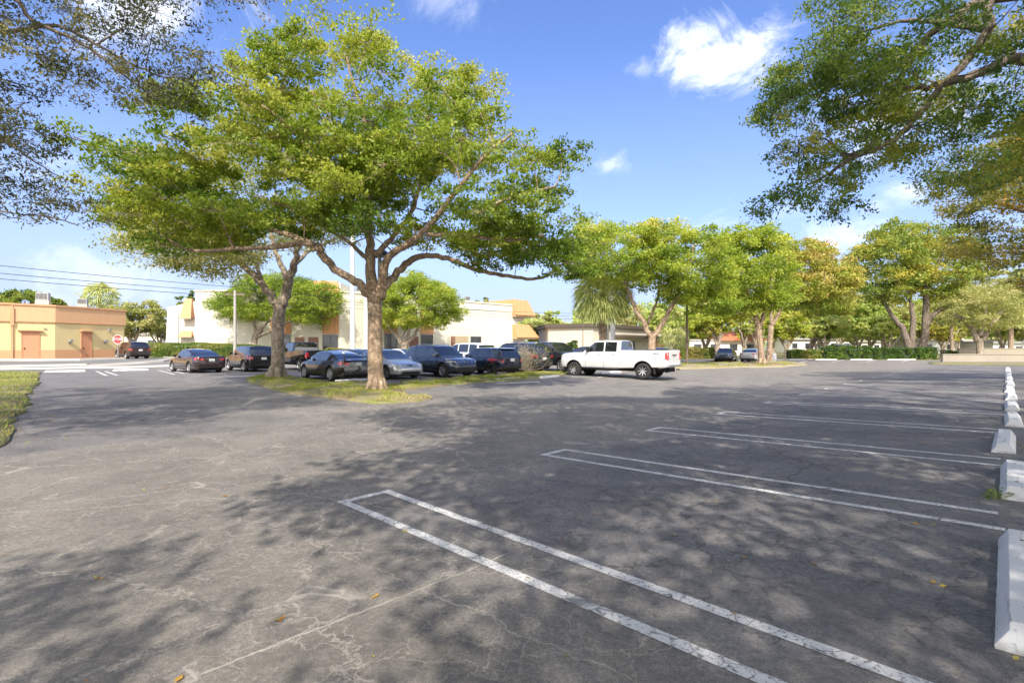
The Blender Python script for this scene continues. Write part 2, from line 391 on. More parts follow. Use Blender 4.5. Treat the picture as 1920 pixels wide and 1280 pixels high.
world = bpy.data.worlds.new('World'); scene.world = world; world.use_nodes = True
def build_world():
    t = world.node_tree; t.nodes.clear()
    w = NT.__new__(NT); w.t = t; w.mat = None
    out = t.nodes.new('ShaderNodeOutputWorld'); bg = t.nodes.new('ShaderNodeBackground'); bg.inputs['Strength'].default_value = 0.15
    sky = t.nodes.new('ShaderNodeTexSky'); sky.sky_type = 'NISHITA'; sky.sun_disc = False
    sky.sun_elevation = rad(EL); sky.sun_rotation = rad(180 + 2); sky.air_density = 1.0; sky.dust_density = 0.6; sky.ozone_density = 2.2
    tc = w.n('TexCoord'); v = tc.outputs['Generated']
    sep = w.n('SeparateXYZ'); w.l(v, sep.inputs[0])
    # thin cloud sheet seen in perspective: divide by height
    zc = w.math('MAXIMUM', sep.outputs[2], 0.0)
    inv = w.math('DIVIDE', 1.0, w.math('ADD', zc, 0.22))
    cb = w.n('CombineXYZ'); w.l(w.math('MULTIPLY', sep.outputs[0], inv), cb.inputs[0]); w.l(w.math('MULTIPLY', sep.outputs[1], inv), cb.inputs[1])
    base = w.noise(cb.outputs[0], 1.6, 8, 0.62, 0.4)
    cl = w.ramp(base, [(0.60, 0.0), (0.80, 0.45)])
    det = w.noise(v, 9.0, 10, 0.70, 0.6)
    def blob(px, py, r, amp):
        r *= 0.8; d = Vector(((px - CX) / F, 1.0, -(py - HY) / F)).normalized()
        dt = w.n('VectorMath', operation='DISTANCE')
        mp = w.n('Mapping'); mp.inputs['Scale'].default_value = (1, 1, 1.9); w.l(v, mp.inputs['Vector'])
        w.l(mp.outputs[0], dt.inputs[0]); dt.inputs[1].default_value = (d.x, d.y, d.z * 1.9)
        f = w.math('SUBTRACT', 1.0, w.math('DIVIDE', dt.outputs['Value'], r))
        f = w.math('ADD', w.math('MULTIPLY', f, 0.95), w.math('MULTIPLY', w.math('SUBTRACT', det, 0.5), 4.2))
        return w.math('MULTIPLY', w.ramp(f, [(-0.0, 0.0), (0.35, 0.22), (0.75, 0.75), (1.0, 1.0)]), amp)
    acc = cl
    for b in [(1350, 112, 0.10, 1.0), (1310, 68, 0.07, 0.8), (1410, 98, 0.09, 0.95), (1300, 125, 0.07, 0.8), (1580, 440, 0.10, 0.6), (1700, 358, 0.07, 0.6), (1150, 310, 0.05, 0.5), (260, 20, 0.16, 0.8), (1200, 130, 0.035, 0.3),
              (60, 330, 0.12, 0.45), (1700, 210, 0.16, 0.8), (230, 520, 0.14, 0.35), (840, 4, 0.09, 0.3), (1640, 385, 0.05, 0.5)]:
        acc = w.math('MAXIMUM', acc, blob(*b))
    # paler air near the horizon
    hz = w.ramp(sep.outputs[2], [(0.0, 0.92), (0.10, 0.72), (0.24, 0.30), (0.5, 0.0)])
    c = w.mix(hz, sky.outputs[0], (3.15, 3.3, 3.3))
    c = w.mix(1.0, c, (0.87, 0.945, 1.27), 'MULTIPLY')
    c = w.mix(w.math('MULTIPLY', acc, 0.92), c, (6.6, 6.8, 7.2))
    # bright cloud added as fill light in the unseen southern sky, behind the camera
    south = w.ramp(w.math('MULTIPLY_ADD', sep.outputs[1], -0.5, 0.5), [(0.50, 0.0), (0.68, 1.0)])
    fill_cloud = w.math('MULTIPLY', south, w.ramp(w.noise(cb.outputs[0], 1.1, 6, 0.6, 0.3), [(0.30, 0.35), (0.55, 1.0)]))
    c = w.mix(fill_cloud, c, (11.8, 11.4, 11.0))
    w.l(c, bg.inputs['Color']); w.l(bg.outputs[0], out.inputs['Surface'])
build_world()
scene.view_settings.view_transform = 'Standard'; scene.view_settings.look = 'None'
scene.view_settings.exposure = 0.60; scene.view_settings.gamma = 1.0
scene.cycles.use_adaptive_sampling = True; scene.cycles.adaptive_threshold = 0.03; scene.cycles.max_bounces = 5; scene.cycles.transparent_max_bounces = 4; scene.cycles.use_denoising = True
scene.cycles.diffuse_bounces = 5; scene.cycles.glossy_bounces = 3; scene.cycles.transmission_bounces = 3
scene.cycles.sample_clamp_indirect = 6.0
#--PART2
# ---------------------------------------------------------------- ground
def grid_lines(a, b, fine, steps):
    xs = list(np.arange(a, b + 1e-6, fine)); e = b; st = fine
    while e < steps: st *= 1.35; e += st; xs.append(e)
    e = a; st = fine
    while e > -steps: st *= 1.35; e -= st; xs.insert(0, e)
    return np.array(xs)
def sheet(name, mat, xs, ys, zoff=0.0):
    X, Y = np.meshgrid(xs, ys); Z = gz(X, Y) + zoff
    nx, ny = len(xs), len(ys)
    vs = np.stack([X, Y, Z], -1).reshape(-1, 3)
    i = np.arange(nx * ny).reshape(ny, nx)
    fs = np.stack([i[:-1, :-1], i[:-1, 1:], i[1:, 1:], i[1:, :-1]], -1).reshape(-1, 4)
    me = bpy.data.meshes.new(name); me.from_pydata(vs.tolist(), [], fs.tolist()); me.materials.append(mat)
    me.polygons.foreach_set('use_smooth', [True] * len(me.polygons)); me.update()
    return link(bpy.data.objects.new(name, me))
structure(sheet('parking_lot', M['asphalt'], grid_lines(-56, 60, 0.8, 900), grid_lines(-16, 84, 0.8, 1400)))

def poly_sheet(name, mat, poly, zoff, h=0.0, step=0.5, kind='structure', rough=0.0, skirt=True, seed=1):
    """a sheet draped on the ground, or a low mound when h > 0"""
    P = [(p[0], p[1]) for p in poly]
    bm = bmesh.new()
    vs = [bm.verts.new((x, y, 0)) for x, y in P]; f = bm.faces.new(vs)
    bmesh.ops.triangulate(bm, faces=[f])
    x0, x1 = min(p[0] for p in P), max(p[0] for p in P); y0, y1 = min(p[1] for p in P), max(p[1] for p in P)
    nx = min(60, int((x1 - x0) / step)); ny = min(60, int((y1 - y0) / step))
    for k in range(1, nx + 1):
        bmesh.ops.bisect_plane(bm, geom=bm.verts[:] + bm.edges[:] + bm.faces[:], plane_co=(x0 + (x1 - x0) * k / (nx + 1), 0, 0), plane_no=(1, 0, 0), dist=1e-4)
    for k in range(1, ny + 1):
        bmesh.ops.bisect_plane(bm, geom=bm.verts[:] + bm.edges[:] + bm.faces[:], plane_co=(0, y0 + (y1 - y0) * k / (ny + 1), 0), plane_no=(0, 1, 0), dist=1e-4)
    bmesh.ops.dissolve_degenerate(bm, dist=1e-4, edges=bm.edges[:])
    bm.verts.ensure_lookup_table()
    A = np.array([(v.co.x, v.co.y) for v in bm.verts]); Z = gz(A[:, 0], A[:, 1]) + zoff
    if h > 0:
        d = poly_dist(A, P)
        Z = Z + h * np.clip(d / 0.5, 0, 1) ** 0.6
        rr = np.random.RandomState(seed); Z = Z + (d > 0.05) * rr.uniform(-1, 1, len(Z)) * 0.012
    for v, z in zip(bm.verts, Z): v.co.z = z
    if zoff > 0.02:
        ed = [e for e in bm.edges if len(e.link_faces) == 1]
        r = bmesh.ops.extrude_edge_only(bm, edges=ed)
        for v in [g for g in r['geom'] if isinstance(g, bmesh.types.BMVert)]: v.co.z -= zoff + 0.03
    bmesh.ops.recalc_face_normals(bm, faces=bm.faces)
    me = bpy.data.meshes.new(name); bm.to_mesh(me); bm.free(); me.materials.append(mat)
    me.polygons.foreach_set('use_smooth', [h > 0] * len(me.polygons))
    o = link(bpy.data.objects.new(name, me))
    if kind: o['kind'] = kind
    return o

def poly_dist(A, P):
    d = np.full(len(A), 1e9)
    for i in range(len(P)):
        a = np.array(P[i], float); b = np.array(P[(i + 1) % len(P)], float); ab = b - a
        t = np.clip(((A - a) @ ab) / max(ab @ ab, 1e-9), 0, 1)
        d = np.minimum(d, np.linalg.norm(A - (a + t[:, None] * ab), axis=1))
    return d

def inpoly(X, Y, P):
    X = np.asarray(X); Y = np.asarray(Y); c = np.zeros(X.shape, bool); n = len(P)
    for i in range(n):
        x0, y0 = P[i]; x1, y1 = P[(i + 1) % n]
        if y0 == y1: continue
        k = ((y0 > Y) != (y1 > Y)) & (X < (x1 - x0) * (Y - y0) / (y1 - y0) + x0)
        c ^= k
    return c

def us(u, s): return (u * U[0] + s * V[0], u * U[1] + s * V[1])

# stall stripes: U-shaped double stripes, one thing per pair
def stripe_strip(mb, u0, u1, s0, s1, n, along='s', skew=0.0):
    for i in range(n):
        a, b = i / n, (i + 1) / n
        if along == 's': q = [(u0, s0 + (s1 - s0) * a), (u1, s0 + (s1 - s0) * a), (u1, s0 + (s1 - s0) * b), (u0, s0 + (s1 - s0) * b)]
        else: q = [(u0 + (u1 - u0) * a, s0), (u0 + (u1 - u0) * b, s0), (u0 + (u1 - u0) * b, s1), (u0 + (u1 - u0) * a, s1)]
        pts = [us(k[0] - skew * (5.26 - k[1]), k[1]) for k in q]
        mb.add([(x, y, float(gz(x, y)) + 0.004) for x, y in pts], [(0, 1, 2, 3)])
mb = MB()
TIPU = [2.70, 6.14, 9.44, 13.03, 16.61, 20.3] + [20.3 + 3.5 * k for k in range(1, 9)]
for i, u in enumerate(TIPU):
    e0 = 0.05 if i else -0.16
    stripe_strip(mb, u, u + 0.10, (e0 - 0.05) if i else 0.1, 5.26, 14, skew=.028 if i == 0 else 0)
    stripe_strip(mb, u + 0.56, u + 0.66, e0, 5.26, 14, skew=.044 if i == 0 else 0)
    stripe_strip(mb, u, u + 0.66, 5.26, 5.37, 2, 'u')
structure(mb.build('stall_stripes', M['line']))
def seg(px0, py0, px1, py1, w=0.10):
    a = np.array(gp(px0, py0)); b = np.array(gp(px1, py1)); d = (b - a)[:2]; L = np.linalg.norm(d); d /= L; n = np.array((-d[1], d[0])) * w / 2
    k = max(1, int(L / 0.6)); mbx = mb
    for i in range(k):
        p = a[:2] + d * L * i / k; q = a[:2] + d * L * (i + 1) / k
        c = [p - n, q - n, q + n, p + n]
        mbx.add([(x, y, float(gz(x, y)) + 0.004) for x, y in c], [(0, 1, 2, 3)])
mb = MB()
for s in [(181,696,200,704),(197,696,220,703.5),(297,694,327,702),(314,693,345,700), (905,708.5,950,705), (1120,708,1165,699), (1560,679,1582,674.5),(1625,678.5,1648,674), (1500,680,1515,675.5), (1690,678.5,1708,674.5)]: seg(*s, w=0.14)
structure(mb.build('far_stall_stripes', M['line']))

# ---------------------------------------------------------------- wheel stops
M['rustpin'] = plain('rusty_pin', (0.12, 0.06, 0.035), .8, .3, 30)
def make_stop(L, label, loc, ang, group, w=0.185, h=0.135, seed=0, chip=0.0):
    r = random.Random(seed); n = 26
    prof = [(-w/2, 0), (-w/2, 0.035), (-w*0.27, h), (w*0.27, h), (w/2, 0.035), (w/2, 0)]
    vs = []; fs = []; np_ = len(prof)
    for i in range(n + 1):
        t = i / n; x = (t - 0.5) * L
        e = min(t, 1 - t) * L
        for j, (y, z) in enumerate(prof):
            zz = z * (1 - 0.28 * max(0, 1 - e / 0.05)) + (r.uniform(-1, 1) * 0.0028 if 0 < j < np_ - 1 else 0)
            xx = x + (0.0 if z < 0.05 else (0.055 if t == 0 else (-0.055 if t == 1 else 0))) + (r.uniform(-1, 1) * 0.006 if t in (0, 1) else 0)
            vs.append((xx, y + r.uniform(-1, 1) * 0.002, zz))
    for i in range(n):
        for j in range(np_ - 1): fs.append((i*np_+j, (i+1)*np_+j, (i+1)*np_+j+1, i*np_+j+1))
    fs += [tuple(range(np_)), tuple(n * np_ + k for k in range(np_))[::-1]]
    o = MB().add(vs, fs).build('wheel_stop', M['stop'], smooth='auto', bevel=0.0)
    o.location = (loc[0], loc[1], loc[2] - 0.004); o.rotation_euler = (0, 0, ang)
    # follow the slope along its length
    d = (math.cos(ang), math.sin(ang)); za = float(gz(loc[0] - d[0], loc[1] - d[1])); zb = float(gz(loc[0] + d[0], loc[1] + d[1]))
    nrm = (-d[1], d[0]); zc = float(gz(loc[0] - nrm[0] * .1, loc[1] - nrm[1] * .1)); zd = float(gz(loc[0] + nrm[0] * .1, loc[1] + nrm[1] * .1))
    o.rotation_euler = (math.atan2(zd - zc, 0.2), -math.atan2(zb - za, 2.0), ang)
    tag(o, label, 'wheel stop', group)
    if seed < 5:
        for x in (-L * .33, L * .33):
            MB().lathe([(0, h + .0035), (.013, h + .0035), (.018, h + .0015), (.020, h - .01)], 12, 'z', (x + r.uniform(-.02, .02), 0, 0)).build('steel_pin', M['rustpin'], o, smooth='auto')
    return o
AU = math.atan2(U[1], U[0])
ords = ['first', 'second', 'third', 'fourth', 'fifth', 'sixth', 'seventh', 'eighth', 'ninth', 'tenth', 'eleventh', 'twelfth', 'thirteenth', 'fourteenth']
near = [3.72, 7.42, 10.62, 14.22, 17.66, 21.19] + [21.19 + 3.5 * k for k in range(1, 9)]
soff = [-0.095, -0.09, 0.01, -0.12, -0.12, -0.13, -0.11, -0.14, -0.12, -0.13, -0.12, -0.12, -0.12, -0.12]
for i, u in enumerate(near):
    L = [2.08, 1.86, 2.04, 1.95, 1.95][i] if i < 5 else 1.95
    x, y = us(u + L / 2, soff[i] - 0.0)
    lab = {0: 'white concrete wheel stop with chipped corner in the near right corner of the lot', 1: 'white wheel stop with a green weed growing at its near end',
           2: 'white wheel stop standing slightly out of line, third in the long row'}.get(i, f'white wheel stop, {ords[i]} from the camera in the long row down the right side')
    make_stop(L, lab, (x, y, float(gz(x, y))), AU + [0, 0.0, -0.01, 0.01, 0][i % 5], 'wheel stops in the long row beside the double stripes', w=0.27, h=0.14, seed=i)
def stop_px(x0, y0, x1, y1, lab, grp, seed=50, w=0.2, h=0.12):
    a = np.array(gp(x0, y0)); b = np.array(gp(x1, y1)); c = (a + b) / 2; L = float(np.linalg.norm((b - a)[:2]))
    make_stop(L, lab, (c[0], c[1], float(gz(c[0], c[1]))), math.atan2(b[1] - a[1], b[0] - a[0]), grp, w=w, h=h, seed=seed)
stop_px(83, 698, 161, 696.5, 'long white wheel stop beside the left lawn, facing the orange building', 'wheel stops along the street side', 51)
stop_px(211, 695.5, 279, 694, 'white wheel stop between two pairs of short stripes in front of the street', 'wheel stops along the street side', 52)
stop_px(322, 693.5, 352, 692.5, 'white wheel stop half behind the dark red sedan', 'wheel stops along the street side', 53)
stop_px(628, 717, 688, 713, 'grey weathered wheel stop behind the black spoiler sedan', 'wheel stops at the grass strip', 54)
stop_px(927, 714.5, 976, 711.5, 'grey weathered wheel stop on the grass strip near the dead shrub', 'wheel stops at the grass strip', 55)
stop_px(1012, 709.5, 1047, 706, 'white wheel stop just left of the white pickup front wheel', 'wheel stops at the grass strip', 56)
stop_px(1126, 701, 1163, 697.5, 'white wheel stop seen under the side of the white pickup', 'wheel stops at the grass strip', 57)
farn = ['bare end of the far hedge', 'light green start of the far hedge', 'left part of the dark far hedge', 'middle of the dark far hedge', 'trunks of the big forked tree', 'right end of the dark far hedge']
for k, (a, b) in enumerate([(1447, 1470), (1473, 1510), (1529, 1569), (1594, 1636), (1664, 1717)]):
    stop_px(a, 674.8, b, 674.6, 'low white wheel stop in front of the ' + farn[k], 'wheel stops along the far hedge', 60 + k)

# ---------------------------------------------------------------- grass islands, lawn, street edge
G = lambda pts: [gp(*p)[:2] for p in pts]
islandA = G([(462,713),(478,719),(505,728),(540,737),(590,743),(640,750),(690,757),(730,757),(775,754),(818,748),(796,743),(762,741),(752,733),(735,724),(700,719),(640,722),(612,720),(560,710),(520,704),(490,705)])
islandB = G([(742,734),(790,728),(850,721),(930,715.5),(1000,711),(1062,703),(1064,699.5),(1010,699),(960,701),(890,707),(820,713),(760,718),(738,722)])
islandC = G([(1150,697),(1272,692),(1290,692),(1400,689),(1470,688.5),(1512,684),(1490,680),(1440,678),(1400,680),(1330,681),(1270,682),(1180,688)])
lawn = [(-26, 26.8), (-24.2, 27.6), (-24.4, 24.0)] ; 
lawn = G([(-160,699),(72,699),(74,708),(66,724),(56,742),(52,762),(36,784),(18,806),(4,828),(-40,862),(-160,900)])
M['drygrass'] = plain('dry_grass_ground', (0.30, 0.25, 0.16), .95, .3, 1.2, .6)
def rag(P, seed, amp=0.13, st=0.45):
    r = random.Random(seed); out = []
    for i in range(len(P)):
        a, b = np.array(P[i], float), np.array(P[(i + 1) % len(P)], float); n = max(1, min(40, int(np.linalg.norm(b - a) / st)))
        for k in range(n):
            q = a + (b - a) * k / n + np.array((r.uniform(-amp, amp), r.uniform(-amp, amp))); out.append((float(q[0]), float(q[1])))
    return out
islandA = rag(islandA, 1); islandB = rag(islandB, 2, .11); islandC = rag(islandC, 3, .2, .8); lawn = rag(lawn, 4, .12, .5)
structure(poly_sheet('grass_island', M['grass'], islandA, 0.05, 0.07, 0.6, seed=2))
structure(poly_sheet('grass_strip', M['grass'], islandB, 0.05, 0.05, 0.6, seed=3))
structure(poly_sheet('grass_bed', M['drygrass'], islandC, 0.05, 0.06, 1.2, seed=4))
structure(poly_sheet('lawn', M['grass'], lawn, 0.04, 0.06, 0.9, seed=5))
# street and pavement in front of the orange building
structure(poly_sheet('street', M['road2'], [(-120, 38.5), (-25, 38.5), (-19, 47), (-27, 66), (-60, 66), (-75, 49), (-120, 49)], 0.008, 0, 2.0))
def kerb(pts, w, h, name='kerb', mat='concrete'):
    mb = MB(); P = [np.array(p[:2]) for p in pts]
    fine = []
    for a, b in zip(P[:-1], P[1:]):
        k = max(1, int(np.linalg.norm(b - a) / 1.5))
        fine += [a + (b - a) * i / k for i in range(k)]
    fine.append(P[-1]); vs = []; fs = []
    for i, p in enumerate(fine):
        d = fine[min(i + 1, len(fine) - 1)] - fine[max(i - 1, 0)]; d = d / np.linalg.norm(d); n = np.array((-d[1], d[0])) * w / 2
        z = float(gz(*p))
        for q, zz in ((p - n, -0.03), (p - n * 0.92, h), (p + n * 0.92, h), (p + n, -0.03)): vs.append((q[0], q[1], z + zz))
    for i in range(len(fine) - 1):
        for j in range(3): fs.append((i*4+j, (i+1)*4+j, (i+1)*4+j+1, i*4+j+1))
    fs += [(0, 1, 2, 3), tuple(len(vs) - 4 + k for k in range(4))[::-1]]
    return structure(mb.add(vs, fs).build(name, M[mat]))
K = lambda pts: [gp(*p) for p in pts]
kerb(K([(-150,693),(0,692.5),(150,690),(250,688.5),(320,686)]), 1.5, 0.10, 'pavement')
kerb(K([(-150,689.5),(0,688.5),(120,686),(165,685)]), 0.45, 0.16)
kerb(K([(150,688),(200,685.5),(270,681),(300,678.5),(318,676)]), 0.7, 0.16)
kerb(K([(-120,674.5),(60,675.5),(150,675),(224,672.8)]), 1.6, 0.14, 'pavement')
kerb(K([(282,668.5),(330,672),(430,681),(445,686),(436,688)]), 0.35, 0.14)
kerb(K([(1010,716),(930,719.5)]), 0.2, 0.04)
kerb(K([(1278,679.5),(1340,677),(1400,676)]), 0.4, 0.15)
kerb(K([(1420,678.5),(1490,674),(1750,673.0)]), 0.25, 0.1)
# verge beyond the lot on the right, ground beyond the hedges
structure(poly_sheet('grass_verge', M['grass'], G([(1745,683),(1850,684.5),(2050,689),(2050,681),(1800,679.5),(1740,679)]), 0.03, 0.03, 2.0))
structure(poly_sheet('verge', M['grass'], [us(56.5, 45), us(56.5, 40), (26, 66.5), (44, 62.5), (70, 53), (90, 44), (120, 60), (60, 75), (30, 80), us(65, 45)], 0.012, 0, 4.0))
structure(poly_sheet('far_lawn', M['grass'], [(44, 66), (70, 58), (140, 50), (300, 120), (300, 500), (-100, 500), (8, 120)], 0.02, 0, 20.0))
structure(poly_sheet('planting_strip', M['grass'], [(-40.5, 55.5), (-27.5, 49.5), (-16, 51), (-4, 64), (0, 69), (-3, 71), (-18, 54.5), (-28, 52.8), (-39, 58)], 0.02, 0, 1.5))

# ---------------------------------------------------------------- grass blades, litter (nobody could count these)
def quads_object(name, C, Dr, Sd, Ln, Wd, tint, mat, parent=None):
    """rhombus leaves: centre, long direction, side direction, length, width"""
    n = len(C)
    a = C - Dr * Ln[:, None] * 0.5; b = C + Dr * Ln[:, None] * 0.5
    s = Sd * Wd[:, None] * 0.5; m = C - Dr * (Ln * 0.05)[:, None]
    vs = np.stack([a, m + s, b, m - s], 1).reshape(-1, 3).astype(np.float32)
    me = bpy.data.meshes.new(name)
    me.vertices.add(4 * n); me.vertices.foreach_set('co', vs.ravel())
    me.loops.add(4 * n); me.loops.foreach_set('vertex_index', np.arange(4 * n, dtype=np.int32))
    me.polygons.add(n); me.polygons.foreach_set('loop_start', np.arange(0, 4 * n, 4, dtype=np.int32)); me.polygons.foreach_set('loop_total', np.full(n, 4, np.int32))
    me.update(calc_edges=True)
    at_ = me.attributes.new('tint', 'FLOAT', 'POINT'); at_.data.foreach_set('value', np.repeat(np.clip(tint, 0, 1), 4).astype(np.float32))
    me.materials.append(mat)
    o = bpy.data.objects.new(name, me); return link(o, parent)
def unit(a): return a / np.maximum(np.linalg.norm(a, axis=-1, keepdims=True), 1e-9)
def vnoise(P, f, seed=0):
    """cheap smooth 3D noise 0..1"""
    r = np.random.RandomState(seed); out = np.zeros(len(P))
    for k in range(5):
        w = r.normal(size=3) * f * (1 + 0.5 * k); ph = r.uniform(0, 6.28)
        out += np.sin(P @ w + ph)
    return np.clip(out / 5 * 1.1 + 0.5, 0, 1)
def grass_blades(name, polys, n, ln, rs, label, thin=0.0, mnd=0.09):
    r = np.random.RandomState(rs); Cs = []
    for P, share, h in polys:
        xs = [p[0] for p in P]; ys = [p[1] for p in P]
        X = r.uniform(min(xs), max(xs), int(n * share * 2.2)); Y = r.uniform(min(ys), max(ys), len(X))
        k = inpoly(X, Y, P); X, Y = X[k], Y[k]
        d = poly_dist(np.stack([X, Y], 1), P)
        keep = vnoise(np.stack([X, Y, 0 * X], 1), 1.6, rs) > thin * (1.2 - np.clip(d, 0, .3)); X, Y, d = X[keep], Y[keep], d[keep]
        Z = gz(X, Y) + 0.05 + h * np.clip(d / 0.5, 0, 1) ** 0.6 - 0.008
        Cs.append(np.stack([X, Y, Z], 1))
    C = np.concatenate(Cs); m = len(C)
    L = ln * r.uniform(0.5, 1.3, m); D = unit(np.stack([r.normal(0, .55, m), r.normal(0, .55, m), np.ones(m)], 1))
    S = unit(np.cross(D, r.normal(size=(m, 3))))
    C = C + D * (L * 0.45)[:, None]
    o = quads_object(name, C, D, S, L, L * r.uniform(0.10, 0.2, m), 0.48 + 0.7 * (vnoise(C, 0.9, rs + 1) - 0.35) + r.normal(0, .12, m), M['blade'])
    return tag(o, label, 'grass', kind='stuff')
grass_blades('grass', [(islandA, .6, .07), (islandB, .55, .05)], 60000, 0.085, 11, 'short patchy grass on the island around the two tree trunks', 0.30)
grass_blades('grass', [(islandC, 1.0, .06)], 30000, 0.11, 13, 'thin dry grass on the bed around the mulch ringed tree', 0.55)
grass_blades('grass', [(lawn, 1.0, .06)], 60000, 0.09, 12, 'mown green lawn at the left edge of the lot', 0.2)

def scatter_litter():
    r = np.random.RandomState(5); n = 260
    u = r.uniform(1.5, 34, n) ** 1.0; s = r.normal(1.5, 4.5, n)
    X = u * U[0] + s * V[0]; Y = u * U[1] + s * V[1]
    fixed = [(185,1085),(520,1163),(335,1275),(690,1120),(700,1121),(706,1118),(700,1232),(940,904),(1243,904),(1350,952),(1750,1093),(1780,903),(1768,1100),(1750,1090),(1905,1236),(1876,905),(1750,983),(1736,829),(1740,831),(1733,828),(1880,1063),(270,918),(55,963),(455,930),(90,965),(8,1041),(160,1278),(1062,1230),(530,1160),(525,1165),(190,1087),(180,1084),(990,1084),(1228,1155),(1395,1045)]
    fp = np.array([gp(*p)[:2] for p in fixed])
    X = np.concatenate([X, fp[:, 0]]); Y = np.concatenate([Y, fp[:, 1]])
    # leaves gathered along the wheel stops and under the trees
    for c, sp, k in ((gp(700, 742), 1.3, 120), (gp(519, 714), 1.4, 90), (us(11.7, -.33), .25, 26), (us(15.2, -.36), .3, 16), (us(8.3, -.3), .25, 12), (gp(1000, 706), .8, 40), (gp(30, 790), .5, 70), (gp(20, 830), .4, 40)):
        X = np.concatenate([X, c[0] + r.normal(0, sp, k)]); Y = np.concatenate([Y, c[1] + r.normal(0, sp, k)])
    for P, cnt in ((islandA, 420), (islandB, 260), (lawn, 300)):
        q = np.array(P); i = r.randint(0, len(q), cnt); j = (i + 1) % len(q); t = r.uniform(0, 1, cnt)[:, None]; e = q[i] * (1 - t) + q[j] * t + r.normal(0, .10, (cnt, 2))
        X = np.concatenate([X, e[:, 0]]); Y = np.concatenate([Y, e[:, 1]])
    k = Y > 1.8; X, Y = X[k], Y[k]; m = len(X)
    C = np.stack([X, Y, gz(X, Y) + 0.011], 1); 
    inA = inpoly(X, Y, islandA) | inpoly(X, Y, islandB) | inpoly(X, Y, lawn); C[inA, 2] += 0.12
    D = unit(np.stack([r.normal(size=m), r.normal(size=m), r.normal(0, .18, m)], 1)); S = unit(np.cross(D, np.array([[0, 0, 1.0]]) + r.normal(0, .25, (m, 3))))
    L = r.uniform(0.03, 0.075, m); L[m - 0 - 1:] *= 1
    o = quads_object('fallen_leaves', C, D, S, L, L * r.uniform(.35, .6, m), r.uniform(0, 1, m), M['litter'])
    tag(o, 'scattered small yellow and orange fallen leaves on the asphalt', 'fallen leaves', kind='stuff')
scatter_litter()

# ---------------------------------------------------------------- trees
def catmull(P, m=4):
    P = np.asarray(P, float)
    if len(P) < 3: return np.array([P[0] + (P[-1] - P[0]) * t for t in np.linspace(0, 1, m + 1)])
    Q = np.vstack([2 * P[0] - P[1], P, 2 * P[-1] - P[-2]]); out = []
    for i in range(1, len(Q) - 2):
        for t in np.linspace(0, 1, m, endpoint=False):
            out.append(0.5 * ((2 * Q[i]) + (-Q[i-1] + Q[i+1]) * t + (2*Q[i-1] - 5*Q[i] + 4*Q[i+1] - Q[i+2]) * t*t + (-Q[i-1] + 3*Q[i] - 3*Q[i+1] + Q[i+2]) * t**3))
    out.append(P[-1]); return np.array(out)

